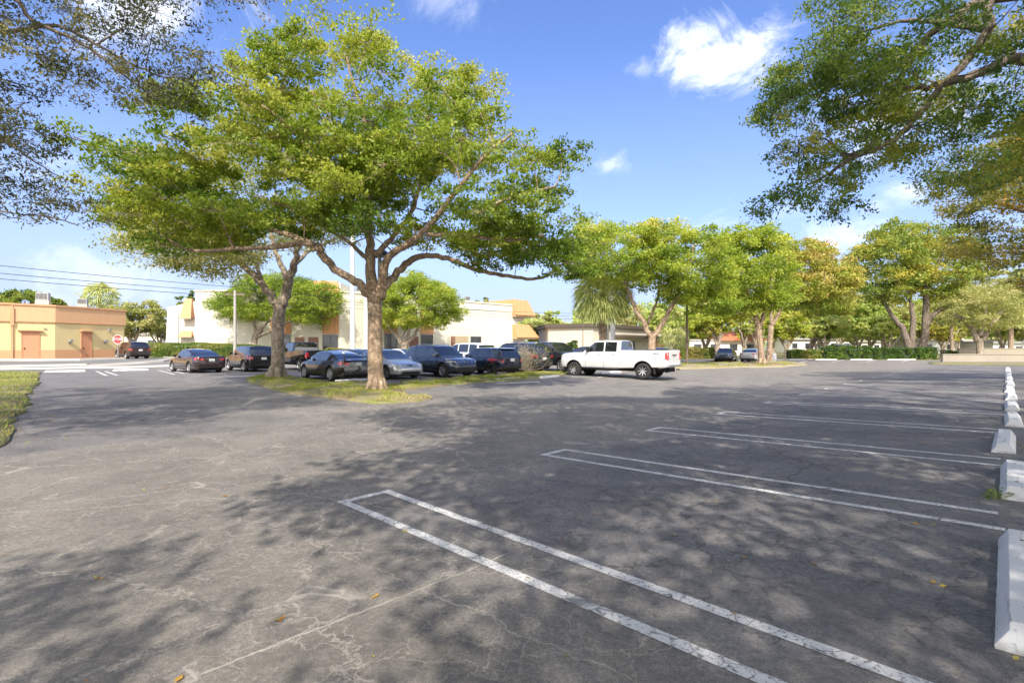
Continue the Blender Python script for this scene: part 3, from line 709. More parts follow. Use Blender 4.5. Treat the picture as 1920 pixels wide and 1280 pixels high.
def tree(name, label, base, limbs, pads, leaf, bark, n_leaf=300, leaf_len=0.10, aspect=0.55, flat=0.35, pad_r=(0.8, 1.4), sil=None, seed=1, cat='tree', group=None,
         tint=(0.45, 0.25), tintf=None, twigs=4, hollow=0.45, upb=0.4, shp=None, droop=0.0, flare=0.0, sub=16, subr=0.22, twig_r=0.012, min_py=None, leafmat2=None):
    """limbs: list of [(x,y,z,r),...] in world coordinates (first one is the trunk); pads: list of (centre, radii, count) crown volumes to fill with leafy pads"""
    r = np.random.RandomState(seed)
    root = empty(name, label, cat, base, 0, group)
    B = np.array(base, float)
    T = MB(); nodes = []
    for li, L in enumerate(limbs):
        L = np.array(L, float); C = catmull(L, 5 if len(L) > 2 else 5)
        if li: C[1:-1, :3] += r.normal(0, 0.035, (len(C) - 2, 3)) * np.clip(C[1:-1, 3:4] * 6, .3, 1.2)
        rr = np.maximum(C[:, 3], 0.01)
        sides = 14 if rr[0] > 0.15 else 8
        T.tube([tuple(p) for p in C[:, :3] - B], list(rr), sides)
        for c in (C if li else C[len(C) // 2:]): nodes.append((c[0], c[1], c[2], max(c[3], .012)))
    if flare > 0:      # buttress roots round the foot
        for k in range(7):
            a = k * 0.9 + r.uniform(-.25, .25); R0 = limbs[0][0][3]
            d = np.array((math.cos(a), math.sin(a), 0)); ln = flare * r.uniform(.7, 1.3)
            T.tube([tuple(d * R0 * .42 + (0, 0, R0 * 1.3)), tuple(d * R0 * .78 + (0, 0, R0 * .5)), tuple(d * (R0 + ln * .3) + (0, 0, .03)), tuple(d * (R0 + ln * 1.2) + (0, 0, -.05))], [R0 * .36, R0 * .30, R0 * .20, .03], 7)
    # leafy pads
    PC = []
    for c, R, cnt in pads:
        c = np.array(c, float); R = np.array(R, float); got = 0; tries = 0
        while got < cnt and tries < 60:
            tries += 1
            q = unit(r.normal(size=(cnt, 3))) * (hollow + (1 - hollow) * r.uniform(0, 1, (cnt, 1)) ** 0.5)
            q = c + q * R
            q = q[q[:, 1] > -40]
            if sil is not None:
                fr = q[:, 1] > 0.6
                px = CX + q[:, 0] / np.maximum(q[:, 1], .6) * F; py = HY - (q[:, 2] - CH) / np.maximum(q[:, 1], .6) * F
                m = pad_r[0] * 0.35 * F / np.maximum(q[:, 1], .6)
                vis = fr & (px > -m) & (px < 1920 + m) & (py > -m)
                ok = np.ones(len(q), bool)
                for ax, ay in ((-1, 0), (1, 0), (0, -.4), (0, .4)):
                    ok &= inpoly(px + ax * m, py + ay * m, sil) | ~vis
                q = q[ok]
            if shp is not None: q = q[inpoly(q[:, 0] + .035 * 1.11 * q[:, 2], q[:, 1] + 1.11 * q[:, 2], shp)]
            if len(q):
                q = q[:cnt - got]; PC.append(q); got += len(q)
    PC = np.concatenate(PC) if PC else np.zeros((0, 3))
    nd = np.array(nodes); n0 = nd[0, :3]
    order = np.argsort(np.linalg.norm(PC - nd[len(nd) // 3, :3], axis=1))
    PC = PC[order]; LC = []; nl = list(map(tuple, nd))
    arr = np.array(nl)
    Cs, Ds, Ss, Ls, Ts = [], [], [], [], []
    for p in PC:
        d = np.linalg.norm((arr[:, :3] - p) * (1, 1, 0.8), axis=1) + 0.9 * np.maximum(arr[:, 2] - p[2], 0) - 0.6 * np.minimum(arr[:, 3], .15) / .15
        k = int(np.argmin(d)); a = arr[k, :3]; ra = arr[k, 3]; dist = np.linalg.norm(p - a)
        r0 = min(ra * 0.72, twig_r * 1.0 + 0.011 * dist)
        mid = a + (p - a) * 0.5 + np.array((0, 0, -0.10 * dist)) + r.normal(0, .07 * dist, 3)
        pts = catmull([a, mid, p], 3)
        rs = np.linspace(r0, twig_r * .7, len(pts))
        T.tube([tuple(x) for x in pts - B], list(rs), 5 if r0 < .04 else 7, cap=False)
        add = np.concatenate([pts[1:], rs[1:, None]], 1); arr = np.vstack([arr, add])
        R = r.uniform(*pad_r); R3 = np.array((R, R, R * flat))
        # sub clusters
        ns = max(4, int(sub * r.uniform(.7, 1.2) * (R / pad_r[1]) ** 2)); sc = unit(r.normal(size=(ns, 3))) * r.uniform(0.25, 1, (ns, 1)) ** 0.6 * R3
        sc[:, 2] -= droop * (np.linalg.norm(sc[:, :2], axis=1) / R) ** 2 * R
        for q in sc[:twigs]:
            T.tube([tuple(p - B), tuple(p + q * .55 + (0, 0, .03) - B), tuple(p + q - B)], [twig_r * .7, twig_r * .5, twig_r * .25], 3, cap=False)
        nl_ = max(2, int(n_leaf / ns)); C = (p + sc)[:, None, :] + r.normal(0, subr, (ns, nl_, 3)) * (1, 1, .55)
        C = C.reshape(-1, 3); m = len(C)
        nn = unit(r.normal(size=(m, 3)) + (0, 0, upb)); D = unit(np.cross(nn, r.normal(size=(m, 3)))); D[:, 2] -= droop * 0.8; D = unit(D); S = unit(np.cross(nn, D))
        L = leaf_len * r.uniform(.45, 1.45, m)
        Cs.append(C); Ds.append(D); Ss.append(S); Ls.append(L)
        tb = r.normal(tint[0], tint[1])
        if tintf is not None: tb += tintf(p)
        Ts.append(tb + r.normal(0, .09, m))
    trunk = T.build('trunk', M[bark], root, smooth=True)
    if Cs:
        C = np.concatenate(Cs); L = np.concatenate(Ls)
        quads_object('crown', C - B, np.concatenate(Ds), np.concatenate(Ss), L, L * aspect * r.uniform(.8, 1.2, len(L)), np.concatenate(Ts), M[leaf], root)
    return root

def limb(base_xy_D, pts):
    """pts: (px, py, depth, radius) -> world"""
    return [((px - CX) / F * D, D, CH - (py - HY) / F * D, rr) for px, py, D, rr in pts]

# --- big bright tree on the island
b1 = gp(706, 735); D1 = b1[1]
l1 = [limb(0, [(706,741,D1,.38),(706,728,D1,.31),(704,690,D1,.27),(703,640,D1,.255),(703,590,D1,.25),(700,545,D1,.24)]),
      limb(0, [(698,560,D1,.17),(672,530,D1-.3,.15),(640,512,D1-.6,.13),(612,486,D1-.9,.135),(592,462,D1-1.2,.13),(560,455,D1-1.4,.11),(520,462,D1-1.6,.09),(440,466,D1-2,.07),(360,470,D1-2.2,.05),(300,440,D1-2.2,.03)]),
      limb(0, [(585,458,D1-1.2,.10),(540,440,D1-.9,.09),(500,428,D1-.4,.07),(430,400,D1,.05),(350,370,D1+.5,.03)]),
      limb(0, [(700,550,D1,.22),(694,500,D1+.2,.18),(692,450,D1+.4,.15),(690,410,D1+.6,.14),(684,330,D1+.8,.11),(690,250,D1+.8,.08),(660,150,D1+.5,.05),(640,60,D1+.2,.03)]),
      limb(0, [(692,440,D1+.4,.12),(660,380,D1-.8,.10),(600,300,D1-1.8,.08),(520,220,D1-2.4,.05),(440,160,D1-2.6,.03)]),
      limb(0, [(694,490,D1+.2,.10),(672,470,D1+1.2,.08),(640,445,D1+2.6,.07),(560,400,D1+4.4,.05),(460,360,D1+5.6,.03)]),
      limb(0, [(712,560,D1,.18),(716,520,D1-.1,.16),(732,480,D1-.5,.13),(770,455,D1-1.0,.12),(800,430,D1-1.4,.10),(840,380,D1-2.0,.09),(900,300,D1-2.6,.06),(960,250,D1-2.8,.03)]),
      limb(0, [(702,480,D1+.2,.12),(740,440,D1+.8,.10),(770,400,D1+1.4,.09),(790,330,D1+1.8,.07),(800,240,D1+2.0,.05),(800,160,D1+1.6,.03)]),
      limb(0, [(716,545,D1,.17),(740,515,D1+.5,.14),(765,492,D1+1.0,.13),(800,479,D1+1.4,.11),(850,488,D1+1.6,.10),(890,505,D1+1.6,.09),(940,515,D1+1.5,.075),(1000,523,D1+1.3,.06),(1040,508,D1+1.0,.045),(1070,480,D1+.8,.03)]),
      limb(0, [(800,440,D1-1.4,.08),(870,440,D1-1.4,.07),(950,450,D1-1.2,.05),(1020,440,D1-1,.03)]),
      limb(0, [(890,400,D1-2.0,.07),(960,370,D1-2.2,.05),(1040,350,D1-2.2,.03)])]
sil1 = [(90,262),(170,225),(215,165),(330,120),(420,60),(470,70),(530,10),(600,-20),(700,-14),(740,0),(752,45),(815,60),(830,85),(850,95),(865,120),(905,135),(922,158),(905,170),(925,200),(980,190),(1010,205),(1055,200),(1060,222),(1100,245),(1095,290),(1105,305),(1137,335),(1120,360),(1050,385),(1075,410),(1060,430),(1110,445),(1180,450),(1195,478),(1140,500),(1090,520),(1062,560),(1040,535),(1000,535),(960,520),(900,505),(840,505),(795,470),(760,465),(700,440),(640,455),(590,440),(550,452),(500,455),(430,470),(350,478),(260,460),(200,440),(165,385),(190,360),(175,320),(200,300)]
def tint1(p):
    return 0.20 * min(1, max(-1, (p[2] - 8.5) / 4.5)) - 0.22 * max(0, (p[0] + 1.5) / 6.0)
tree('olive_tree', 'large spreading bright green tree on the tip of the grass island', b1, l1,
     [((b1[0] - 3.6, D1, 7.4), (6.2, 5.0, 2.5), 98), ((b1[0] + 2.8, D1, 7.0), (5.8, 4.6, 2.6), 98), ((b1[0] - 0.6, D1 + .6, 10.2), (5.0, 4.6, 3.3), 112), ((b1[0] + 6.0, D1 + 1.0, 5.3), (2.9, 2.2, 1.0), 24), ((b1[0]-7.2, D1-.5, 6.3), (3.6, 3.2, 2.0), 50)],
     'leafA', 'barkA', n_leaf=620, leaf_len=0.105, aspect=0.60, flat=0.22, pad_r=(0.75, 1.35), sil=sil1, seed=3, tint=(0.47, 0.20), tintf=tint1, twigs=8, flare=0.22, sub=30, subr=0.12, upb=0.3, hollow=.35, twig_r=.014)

# --- second island tree, behind left
b2 = gp(519, 711); D2 = b2[1]
l2 = [limb(0, [(519,716,D2,.46),(519,706,D2,.38),(521,680,D2,.31),(521,640,D2,.29),(522,600,D2,.28),(526,570,D2,.28)]),
      limb(0, [(518,572,D2,.2),(500,545,D2,.17),(480,520,D2-.2,.16),(455,498,D2-.4,.14),(420,478,D2-.8,.1),(370,460,D2-1,.07),(310,450,D2-1,.04)]),
      limb(0, [(494,540,D2,.12),(485,510,D2+.6,.1),(475,480,D2+1,.08),(460,440,D2+1.2,.05)]),
      limb(0, [(528,572,D2,.26),(538,540,D2,.24),(545,515,D2,.2),(552,490,D2-.3,.16),(560,460,D2-.6,.12),(575,400,D2-.8,.08),(590,330,D2-.8,.04)]),
      limb(0, [(540,530,D2,.18),(532,505,D2+.6,.14),(520,480,D2+1.2,.12),(512,450,D2+1.6,.1),(500,380,D2+1.8,.06)]),
      limb(0, [(550,500,D2,.12),(570,478,D2+.6,.1),(600,460,D2+1.4,.08),(650,440,D2+2.2,.05)])]
sil2 = [(232,492),(215,440),(260,380),(300,300),(380,250),(520,220),(640,260),(680,340),(690,420),(640,465),(600,480),(560,500),(520,478),(450,505),(430,530),(400,540),(378,520),(350,505),(300,485),(280,508),(255,500)]
tree('olive_tree', 'pale barked leaning tree on the island behind the large tree, beside the black spoiler sedan', b2, l2,
     [((b2[0] - 2.0, D2, 8.8), (6.6, 4.2, 3.0), 90), ((b2[0] - 4.0, D2 - .6, 6.0), (3.4, 2.6, 1.1), 64)], 'leafG', 'barkG', n_leaf=300, leaf_len=0.12, flat=0.35, pad_r=(0.8, 1.3), sil=sil2, seed=8, tint=(0.6, 0.2), sub=16, subr=.22, flare=0.35, twigs=3)
#--PART3
# --- forked tree behind the white pickup and its neighbours
def simple_sil(x0, x1, y0, y1, seed, k=18, jag=0.12):
    r = random.Random(seed); P = []
    cx, cy, rx, ry = (x0 + x1) / 2, (y0 + y1) / 2, (x1 - x0) / 2, (y1 - y0) / 2
    for i in range(k):
        a = 2 * math.pi * i / k; c, s = math.cos(a), math.sin(a)
        q = (abs(c) ** 2.6 + abs(s) ** 2.6) ** (-1 / 2.6) * (1 + r.uniform(-jag, jag * .5))
        P.append((cx + rx * c * q, cy + ry * s * q))
    return P
D5 = 42.0; b5 = at(1222, D5)
l5 = [limb(0, [(1222,692,D5,.42),(1222,680,D5,.36),(1222,650,D5,.30),(1223,626,D5,.31)]),
      limb(0, [(1219,630,D5,.22),(1205,602,D5,.2),(1190,575,D5,.17),(1178,545,D5,.13),(1165,505,D5-.6,.1),(1140,460,D5-1,.05)]),
      limb(0, [(1215,606,D5,.12),(1228,575,D5+.6,.1),(1236,540,D5+1,.07),(1230,490,D5+1,.04)]),
      limb(0, [(1226,630,D5,.22),(1246,600,D5,.2),(1262,570,D5,.17),(1274,545,D5,.13),(1290,510,D5-.4,.12),(1300,460,D5-.6,.07)]),
      limb(0, [(1268,560,D5,.15),(1290,556,D5+.2,.12),(1325,545,D5+.4,.08),(1365,530,D5+.6,.05)])]
sil5 = [(1040,470),(1058,425),(1085,404),(1110,397),(1160,400),(1200,404),(1216,410),(1240,400),(1262,410),(1300,407),(1330,418),(1352,432),(1368,470),(1380,520),(1392,585),(1350,596),(1322,600),(1300,585),(1275,575),(1250,566),(1225,578),(1195,562),(1180,570),(1150,525),(1110,520),(1070,530),(1050,500)]
tree('olive_tree', 'bright green tree forking low into two limbs behind the white pickup', b5, l5,
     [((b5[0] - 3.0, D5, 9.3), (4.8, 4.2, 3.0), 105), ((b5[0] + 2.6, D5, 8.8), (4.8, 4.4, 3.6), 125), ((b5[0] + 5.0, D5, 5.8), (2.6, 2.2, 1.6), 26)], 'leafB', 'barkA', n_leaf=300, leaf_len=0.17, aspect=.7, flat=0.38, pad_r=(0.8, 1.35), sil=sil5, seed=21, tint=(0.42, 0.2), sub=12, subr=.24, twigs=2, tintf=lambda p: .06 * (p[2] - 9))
D6 = 46.5; b6 = at(1429, D6)
l6 = [limb(0, [(1429,686,D6,.42),(1429,680,D6,.32),(1427,660,D6,.26),(1424,630,D6,.25),(1421,605,D6,.25)]),
      limb(0, [(1420,610,D6,.22),(1412,580,D6,.2),(1402,550,D6,.16),(1390,500,D6,.1),(1380,460,D6,.05)]),
      limb(0, [(1424,612,D6,.2),(1432,585,D6,.16),(1438,560,D6,.12),(1450,510,D6,.07)]),
      limb(0, [(1416,600,D6,.12),(1380,585,D6-.8,.08),(1350,575,D6-1,.05)])]
sil6 = [(1325,470),(1338,430),(1352,412),(1368,430),(1385,418),(1420,412),(1450,418),(1470,450),(1485,500),(1500,560),(1490,612),(1460,620),(1440,596),(1400,606),(1370,630),(1335,622),(1318,590),(1330,560),(1320,510)]
tree('olive_tree', 'bright green tree with red mulch round its pale trunk, right of the brown lamp post', b6, l6,
     [((b6[0] - 1.2, D6, 8.4), (4.6, 3.8, 4.3), 185)], 'leafB', 'barkA', n_leaf=260, leaf_len=0.18, aspect=.7, flat=0.38, pad_r=(0.8, 1.35), sil=sil6, seed=22, tint=(0.36, 0.2), sub=12, subr=.26, twigs=2, flare=.3)
D6b = 54.0; b6b = at(1442, D6b)
sil6b = [(1440,440),(1470,432),(1500,446),(1530,440),(1560,465),(1590,485),(1612,520),(1604,560),(1600,592),(1560,580),(1530,600),(1490,600),(1470,560),(1450,500)]
tree('olive_tree', 'orange tinted tree crown right of the mulch ringed tree', b6b,
     [limb(0, [(1442,686,D6b,.34),(1443,650,D6b,.28),(1446,610,D6b,.26)]), limb(0, [(1446,612,D6b,.22),(1470,570,D6b,.16),(1500,530,D6b,.1),(1530,490,D6b,.06)]), limb(0, [(1446,612,D6b,.2),(1450,560,D6b,.14),(1480,500,D6b,.08)]), limb(0, [(1470,572,D6b,.12),(1520,560,D6b,.08),(1575,545,D6b,.05)])],
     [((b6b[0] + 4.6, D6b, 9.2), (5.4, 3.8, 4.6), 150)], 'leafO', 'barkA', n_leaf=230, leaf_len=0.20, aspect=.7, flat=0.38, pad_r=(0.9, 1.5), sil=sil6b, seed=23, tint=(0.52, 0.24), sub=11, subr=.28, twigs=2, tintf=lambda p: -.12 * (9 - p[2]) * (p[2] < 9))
# --- big multi-stemmed tree behind the dark hedge
D7 = 66.0; b7 = at(1714, D7)
l7 = [limb(0, [(1716,678,D7,.8),(1716,670,D7,.65),(1717,664,D7,.5)]),
      limb(0, [(1708,672,D7,.5),(1702,645,D7,.42),(1692,615,D7,.34),(1672,590,D7,.26),(1655,560,D7,.2),(1640,520,D7,.12)]),
      limb(0, [(1714,672,D7,.4),(1711,640,D7,.36),(1712,600,D7,.3),(1708,560,D7,.22),(1700,500,D7,.12)]),
      limb(0, [(1722,672,D7,.6),(1731,645,D7,.48),(1735,615,D7,.42),(1736,570,D7,.34),(1734,520,D7,.25),(1740,460,D7,.18),(1742,420,D7,.08)]),
      limb(0, [(1736,612,D7,.35),(1750,590,D7,.3),(1772,578,D7,.22),(1800,572,D7,.15)]),
      limb(0, [(1735,540,D7,.25),(1755,500,D7,.2),(1780,460,D7,.12)])]
sil7 = [(1590,500),(1600,468),(1635,442),(1650,418),(1675,402),(1700,392),(1730,385),(1760,372),(1800,372),(1850,440),(1840,540),(1815,590),(1780,588),(1750,575),(1715,565),(1680,580),(1640,592),(1612,575),(1590,548)]
tree('ficus_tree', 'tall green tree with several dark trunks rising behind the dark far hedge', b7, l7,
     [((b7[0] - 3.5, D7, 12.5), (6.5, 4.5, 5.2), 130), ((b7[0] + 4, D7, 13), (6, 4.5, 5.6), 110)], 'leafD', 'barkD', n_leaf=210, leaf_len=0.26, aspect=.7, flat=0.45, pad_r=(1.1, 1.9), sil=sil7, seed=24, tint=(0.7, 0.2), sub=11, subr=.34, twigs=2)
D8 = 62.0; b8 = at(1837, D8)
sil8 = simple_sil(1775, 1935, 535, 622, 5)
tree('oak_tree', 'grey green oak with a forked trunk standing just behind the low pale wall', b8,
     [limb(0, [(1838,672,D8,.42),(1837,650,D8,.36),(1836,634,D8,.36)]), limb(0, [(1833,640,D8,.30),(1822,615,D8,.27),(1805,598,D8,.25),(1790,590,D8,.15)]), limb(0, [(1842,640,D8,.30),(1856,615,D8,.26),(1868,598,D8,.25),(1885,575,D8,.12)]), limb(0, [(1838,630,D8,.3),(1845,600,D8,.2),(1850,570,D8,.12)])],
     [((b8[0], D8, 6.2), (5.2, 4, 2.6), 130)], 'leafG', 'barkG', n_leaf=150, leaf_len=0.20, flat=0.45, pad_r=(0.7, 1.2), sil=sil8, seed=25, tint=(0.6, 0.2), sub=10, subr=.28, twigs=4)

# --- two small trees in front of the cream building
D3 = 52.5; b3 = at(484, D3)
sil3 = [(380,585),(392,562),(430,548),(452,525),(480,512),(530,505),(575,512),(600,528),(640,545),(662,570),(668,602),(650,620),(620,612),(590,606),(560,600),(530,596),(490,605),(450,600),(420,595),(400,598)]
tree('small_tree', 'round green small tree left of the pale island tree, in front of the cream building', b3,
     [limb(0, [(477,676,D3,.40),(476,655,D3,.34),(479,630,D3,.30),(490,618,D3,.28)]), limb(0, [(480,636,D3,.22),(478,612,D3,.17),(470,595,D3,.12),(455,570,D3,.07)]), limb(0, [(486,622,D3,.2),(500,605,D3,.16),(520,590,D3,.12),(540,560,D3,.07)]), limb(0, [(482,632,D3,.18),(505,622,D3,.15),(540,604,D3,.12),(580,598,D3,.08),(620,590,D3,.05)])],
     [((b3[0] + 1.8, D3, 6.2), (7.2, 3.6, 2.8), 240)], 'leafB', 'barkG', n_leaf=300, leaf_len=0.16, flat=0.7, pad_r=(0.6, 1.0), sil=sil3, seed=31, tint=(0.25, 0.16), sub=12, subr=.22, twigs=2)
D4 = 55.0; b4 = at(760, D4)
sil4 = [(684,590),(688,560),(705,530),(740,512),(780,510),(815,522),(845,545),(868,575),(877,606),(868,620),(835,616),(800,610),(770,616),(735,612),(700,612)]
tree('small_tree', 'round green small tree right of the large tree trunk, in front of the cream building', b4,
     [limb(0, [(758,678,D4,.40),(758,655,D4,.36),(757,642,D4,.34)]), limb(0, [(754,646,D4,.24),(742,628,D4,.19),(728,612,D4,.12),(715,590,D4,.07)]), limb(0, [(757,644,D4,.2),(768,615,D4,.12),(760,570,D4,.06)]), limb(0, [(760,646,D4,.24),(775,630,D4,.19),(788,610,D4,.13),(810,580,D4,.07)]), limb(0, [(746,632,D4,.14),(760,622,D4,.1),(775,600,D4,.06)])],
     [((b4[0] + 1.2, D4, 6.4), (5.4, 3.6, 3.3), 240)], 'leafB', 'barkG', n_leaf=300, leaf_len=0.165, flat=0.7, pad_r=(0.6, 1.0), sil=sil4, seed=32, tint=(0.42, 0.16), sub=12, subr=.22, twigs=2)

# --- overhanging trees at the upper corners; their trunks stand outside the picture
silR = [(1420,2600),(4000,2600),(4000,-3000),(1480,-3000),(1490,-20),(1560,5),(1585,10),(1556,22),(1530,52),(1512,75),(1520,105),(1475,100),(1455,130),(1432,150),(1425,205),(1445,225),(1475,235),(1440,260),(1455,300),(1440,330),(1412,365),(1402,405),(1440,412),(1475,395),(1505,372),(1540,380),(1590,408),(1625,408),(1618,350),(1640,310),(1700,296),(1745,290),(1765,330),(1800,350),(1900,420),(1925,460)]
lR = [[(13.5,5.5,-.1,.55),(13.4,5.6,2.0,.45),(13.0,6.0,4.0,.42)],
      [(13.0,6.0,3.8,.3),(11.2,7.6,5.4,.15)] + limb(0, [(1925,108,10.2,.115),(1860,130,10.3,.095),(1800,150,10.3,.08),(1750,162,10.4,.062),(1690,165,10.5,.055),(1640,170,10.6,.04),(1560,190,10.8,.02)]),
      [(13.0,6.0,4.0,.3),(11.5,7.0,6.0,.15)] + limb(0, [(1905,-20,9.4,.09),(1850,60,9.6,.08),(1810,120,9.8,.072),(1770,155,9.9,.066),(1742,190,10.0,.06),(1705,235,10.2,.06),(1660,272,10.4,.05),(1600,295,10.6,.04),(1555,325,10.8,.03),(1510,350,11,.015)]),
      [(13.0,6.0,4.2,.28),(11.0,7.2,7.2,.2)] + limb(0, [(1862,0,9.8,.10),(1800,30,10,.085),(1740,68,10.3,.07),(1700,125,10.6,.055),(1660,190,10.8,.04),(1610,230,11,.02)]),
      [(13.2,5.8,4.0,.3),(12.0,3.0,6.0,.2),(9.0,0.5,7.6,.13),(6.0,-1.0,8.2,.06)],
      [(13.2,5.8,4.0,.26),(13.6,9.0,6.4,.2),(14.5,13,7.6,.12),(15,16,8.2,.06)],
      limb(0, [(1860,60,9.6,.06),(1780,45,10,.05),(1700,40,10.4,.035),(1620,60,10.8,.02)]),
      limb(0, [(1640,272,10.5,.035),(1590,290,10.2,.03),(1560,270,10.2,.02),(1530,250,10.3,.012)])]
tree('rain_tree', 'dark leafed tree whose long branches hang into the upper right corner', (13.5, 5.5, float(gz(13.5, 5.5))), lR,
     [((8.8, 10.6, 7.4), (3.9, 2.6, 2.6), 118), ((6.6, 10.8, 6.2), (2.0, 1.4, 2.2), 62), ((9.5, 10.8, 5.8), (2.6, 1.6, 1.2), 34), ((12.5, 9.5, 8.5), (4.5, 5.5, 2.4), 110), ((10.5, 3.5, 8.6), (5.5, 4.0, 1.8), 50)],
     'leafD', 'barkD', n_leaf=330, leaf_len=0.08, aspect=0.42, flat=0.42, pad_r=(0.42, 0.85), sil=silR, seed=41, tint=(0.45, 0.26), sub=15, subr=.105, twigs=5, droop=.35, twig_r=.008, upb=.4,
     tintf=lambda p: (0.16 if p[0] > 9.5 and random.Random(round(p[0] * 7)).random() > .55 else 0.0))
silR2 = [(1735,395),(1726,378),(1745,345),(1762,318),(1790,290),(1840,270),(1925,240),(4000,200),(4000,600),(1940,500),(1900,478),(1885,512),(1850,515),(1812,500),(1800,478),(1775,470),(1760,430)]
tree('rain_tree', 'rust and yellow tinted tree crown at the right edge below the overhanging branches', (29.5, 23.0, 0), [[(29.5,23,-.1,.5),(29.3,23,3,.42),(28.8,23,4.6,.4)], [(28.8,23,4.4,.28),(26.6,22.6,6.4,.2),(23.5,22.4,7.4,.13),(20.8,22.2,8.0,.06)], [(28.8,23,4.6,.28),(27.6,22.6,7.6,.2),(25,22,9.4,.12),(22,22,10.6,.06)], [(26.6,22.6,6.4,.12),(24,22.8,6.0,.08),(21.5,22.6,5.8,.04)], [(28.9,23,4.6,.25),(30,24,8,.15),(31,25,10,.06)]],
     [((22.8, 22.5, 7.4), (5.2, 4, 3.6), 230), ((29, 23, 9), (4.5, 4.5, 3), 40)], 'leafR', 'barkD', n_leaf=260, leaf_len=0.12, aspect=.5, flat=.42, pad_r=(.6, 1.1), sil=silR2, seed=42, tint=(0.30, 0.26), sub=14, subr=.18, twigs=4)
silL = [(-3000,2600),(-3000,-3000),(470,-3000),(430,-20),(300,0),(335,30),(375,62),(330,95),(420,120),(440,148),(400,152),(365,160),(330,175),(345,200),(240,205),(190,190),(150,215),(165,260),(100,270),(110,330),(150,340),(165,380),(150,430),(162,470),(120,440),(70,472),(40,440),(0,430),(-30,480)]
lL = [[(-14.5,4.0,-.1,.4),(-14.3,4.2,2.2,.33),(-14,4.5,3.8,.3)],
      [(-14,4.5,3.7,.2),(-12.2,6.2,5.6,.15)] + limb(0, [(-60,40,9.0,.05),(20,58,9.2,.04),(110,50,9.4,.03),(200,95,9.6,.022),(290,140,9.8,.015),(380,150,10,.008)]),
      [(-14,4.5,3.7,.2),(-12,6,6.0,.14)] + limb(0, [(-40,-20,8.6,.05),(60,40,8.8,.035),(150,80,9.0,.028),(230,140,9.2,.02),(300,190,9.4,.01)]),
      [(-14,4.5,3.6,.18),(-12.5,6.0,4.6,.13)] + limb(0, [(-80,240,9,.03),(0,260,9,.02),(60,300,9.1,.014),(110,330,9.2,.008)]),
      limb(0, [(-60,380,9,.022),(20,400,9,.014),(90,405,9,.01),(140,420,9.1,.005)]),
      [(-14,4.5,3.8,.2),(-15,8,6.5,.15),(-14.5,11,7.4,.07)], [(-14,4.5,3.8,.2),(-16.5,2.5,6.5,.15),(-18,0,7.4,.06)]]
tree('oak_tree', 'fine leafed oak whose thin sprays hang into the upper left corner', (-14.5, 4.0, float(gz(-14.5, 4))), lL,
     [((-8.6, 9.4, 7.6), (4.2, 2.8, 3.6), 330), ((-14.5, 6.5, 8.0), (5, 6, 2.2), 90), ((-11.5, 4.5, 8.8), (4.5, 4.5, 1.3), 80)],
     'leafL', 'barkD', n_leaf=210, leaf_len=0.075, aspect=0.36, flat=0.55, pad_r=(0.35, 0.8), sil=silL, seed=43, tint=(0.42, 0.26), sub=9, subr=.11, twigs=7, droop=.2, twig_r=.006, upb=.3)
# --- trees behind the camera; the photograph shows the shade they cast
tree('rain_tree', 'broad tree behind the camera whose dappled shade covers the right of the lot', (7.5, -6.5, 0), [[(7.5,-6.5,-.1,.5),(7.4,-6.4,3,.4)], [(7.4,-6.4,2.9,.28),(4.5,-5,5.6,.18),(1.0,-3.6,7.2,.08)], [(7.4,-6.4,3,.28),(7,-3,6,.2),(6,0,7.6,.1)], [(7.4,-6.4,3,.28),(10,-4,6.2,.2),(12,-1.5,7.4,.08)], [(7,-3,6,.2),(4.5,1,8.4,.14),(2.5,4,9.4,.07)], [(7,-3,6,.18),(2,-.5,8.2,.12),(-1.2,2.5,9.3,.06)]],
     [((4.5, -3.8, 8.0), (8.2, 5.6, 1.7), 230), ((9.5, .5, 8.2), (4.5, 2.5, 1.4), 40), ((3.0, 3.0, 9.7), (7.4, 5.2, 1.2), 190)], 'leafD', 'barkG', n_leaf=190, leaf_len=0.17, aspect=.6, flat=.35, pad_r=(.7, 1.3), seed=44, sub=11, subr=.3, twigs=3, sil=[(-4000, -4000), (6000, -4000), (6000, -60), (-4000, -60)],
     shp=[gp(*p)[:2] for p in [(455,905),(560,850),(650,800),(725,768),(950,742),(2300,742),(2600,900)]] + [(9, 1.0), (1.0, 1.0), (.2, 1.6)] + [gp(*p)[:2] for p in [(740,1230),(775,1090),(660,995),(530,935)]])
tree('oak_tree', 'thin branched tree behind the camera whose twig shadows fall on the left foreground', (-6.0, -8.5, 0), [[(-6,-8.5,-.1,.3),(-5.9,-8.4,3,.24)], [(-5.9,-8.4,2.9,.16),(-4.2,-7,5,.12),(-2.2,-5.0,6.0,.06)], [(-5.9,-8.4,3,.16),(-5.6,-6.4,5.4,.11),(-4.6,-4.6,6.4,.06)], [(-5.9,-8.4,3,.14),(-7.6,-6.6,5.4,.09),(-8.4,-5,6.2,.04)], [(-4.2,-7,5,.09),(-3.4,-5.4,6.2,.05),(-3.4,-4.2,6.8,.03)]],
     [((-4.2, -5.6, 6.0), (3.8, 2.8, 1.0), 52)], 'leafG', 'barkG', n_leaf=130, leaf_len=0.14, aspect=.5, flat=.4, pad_r=(.5, .95), seed=45, sub=8, subr=.2, twigs=6, twig_r=.016)

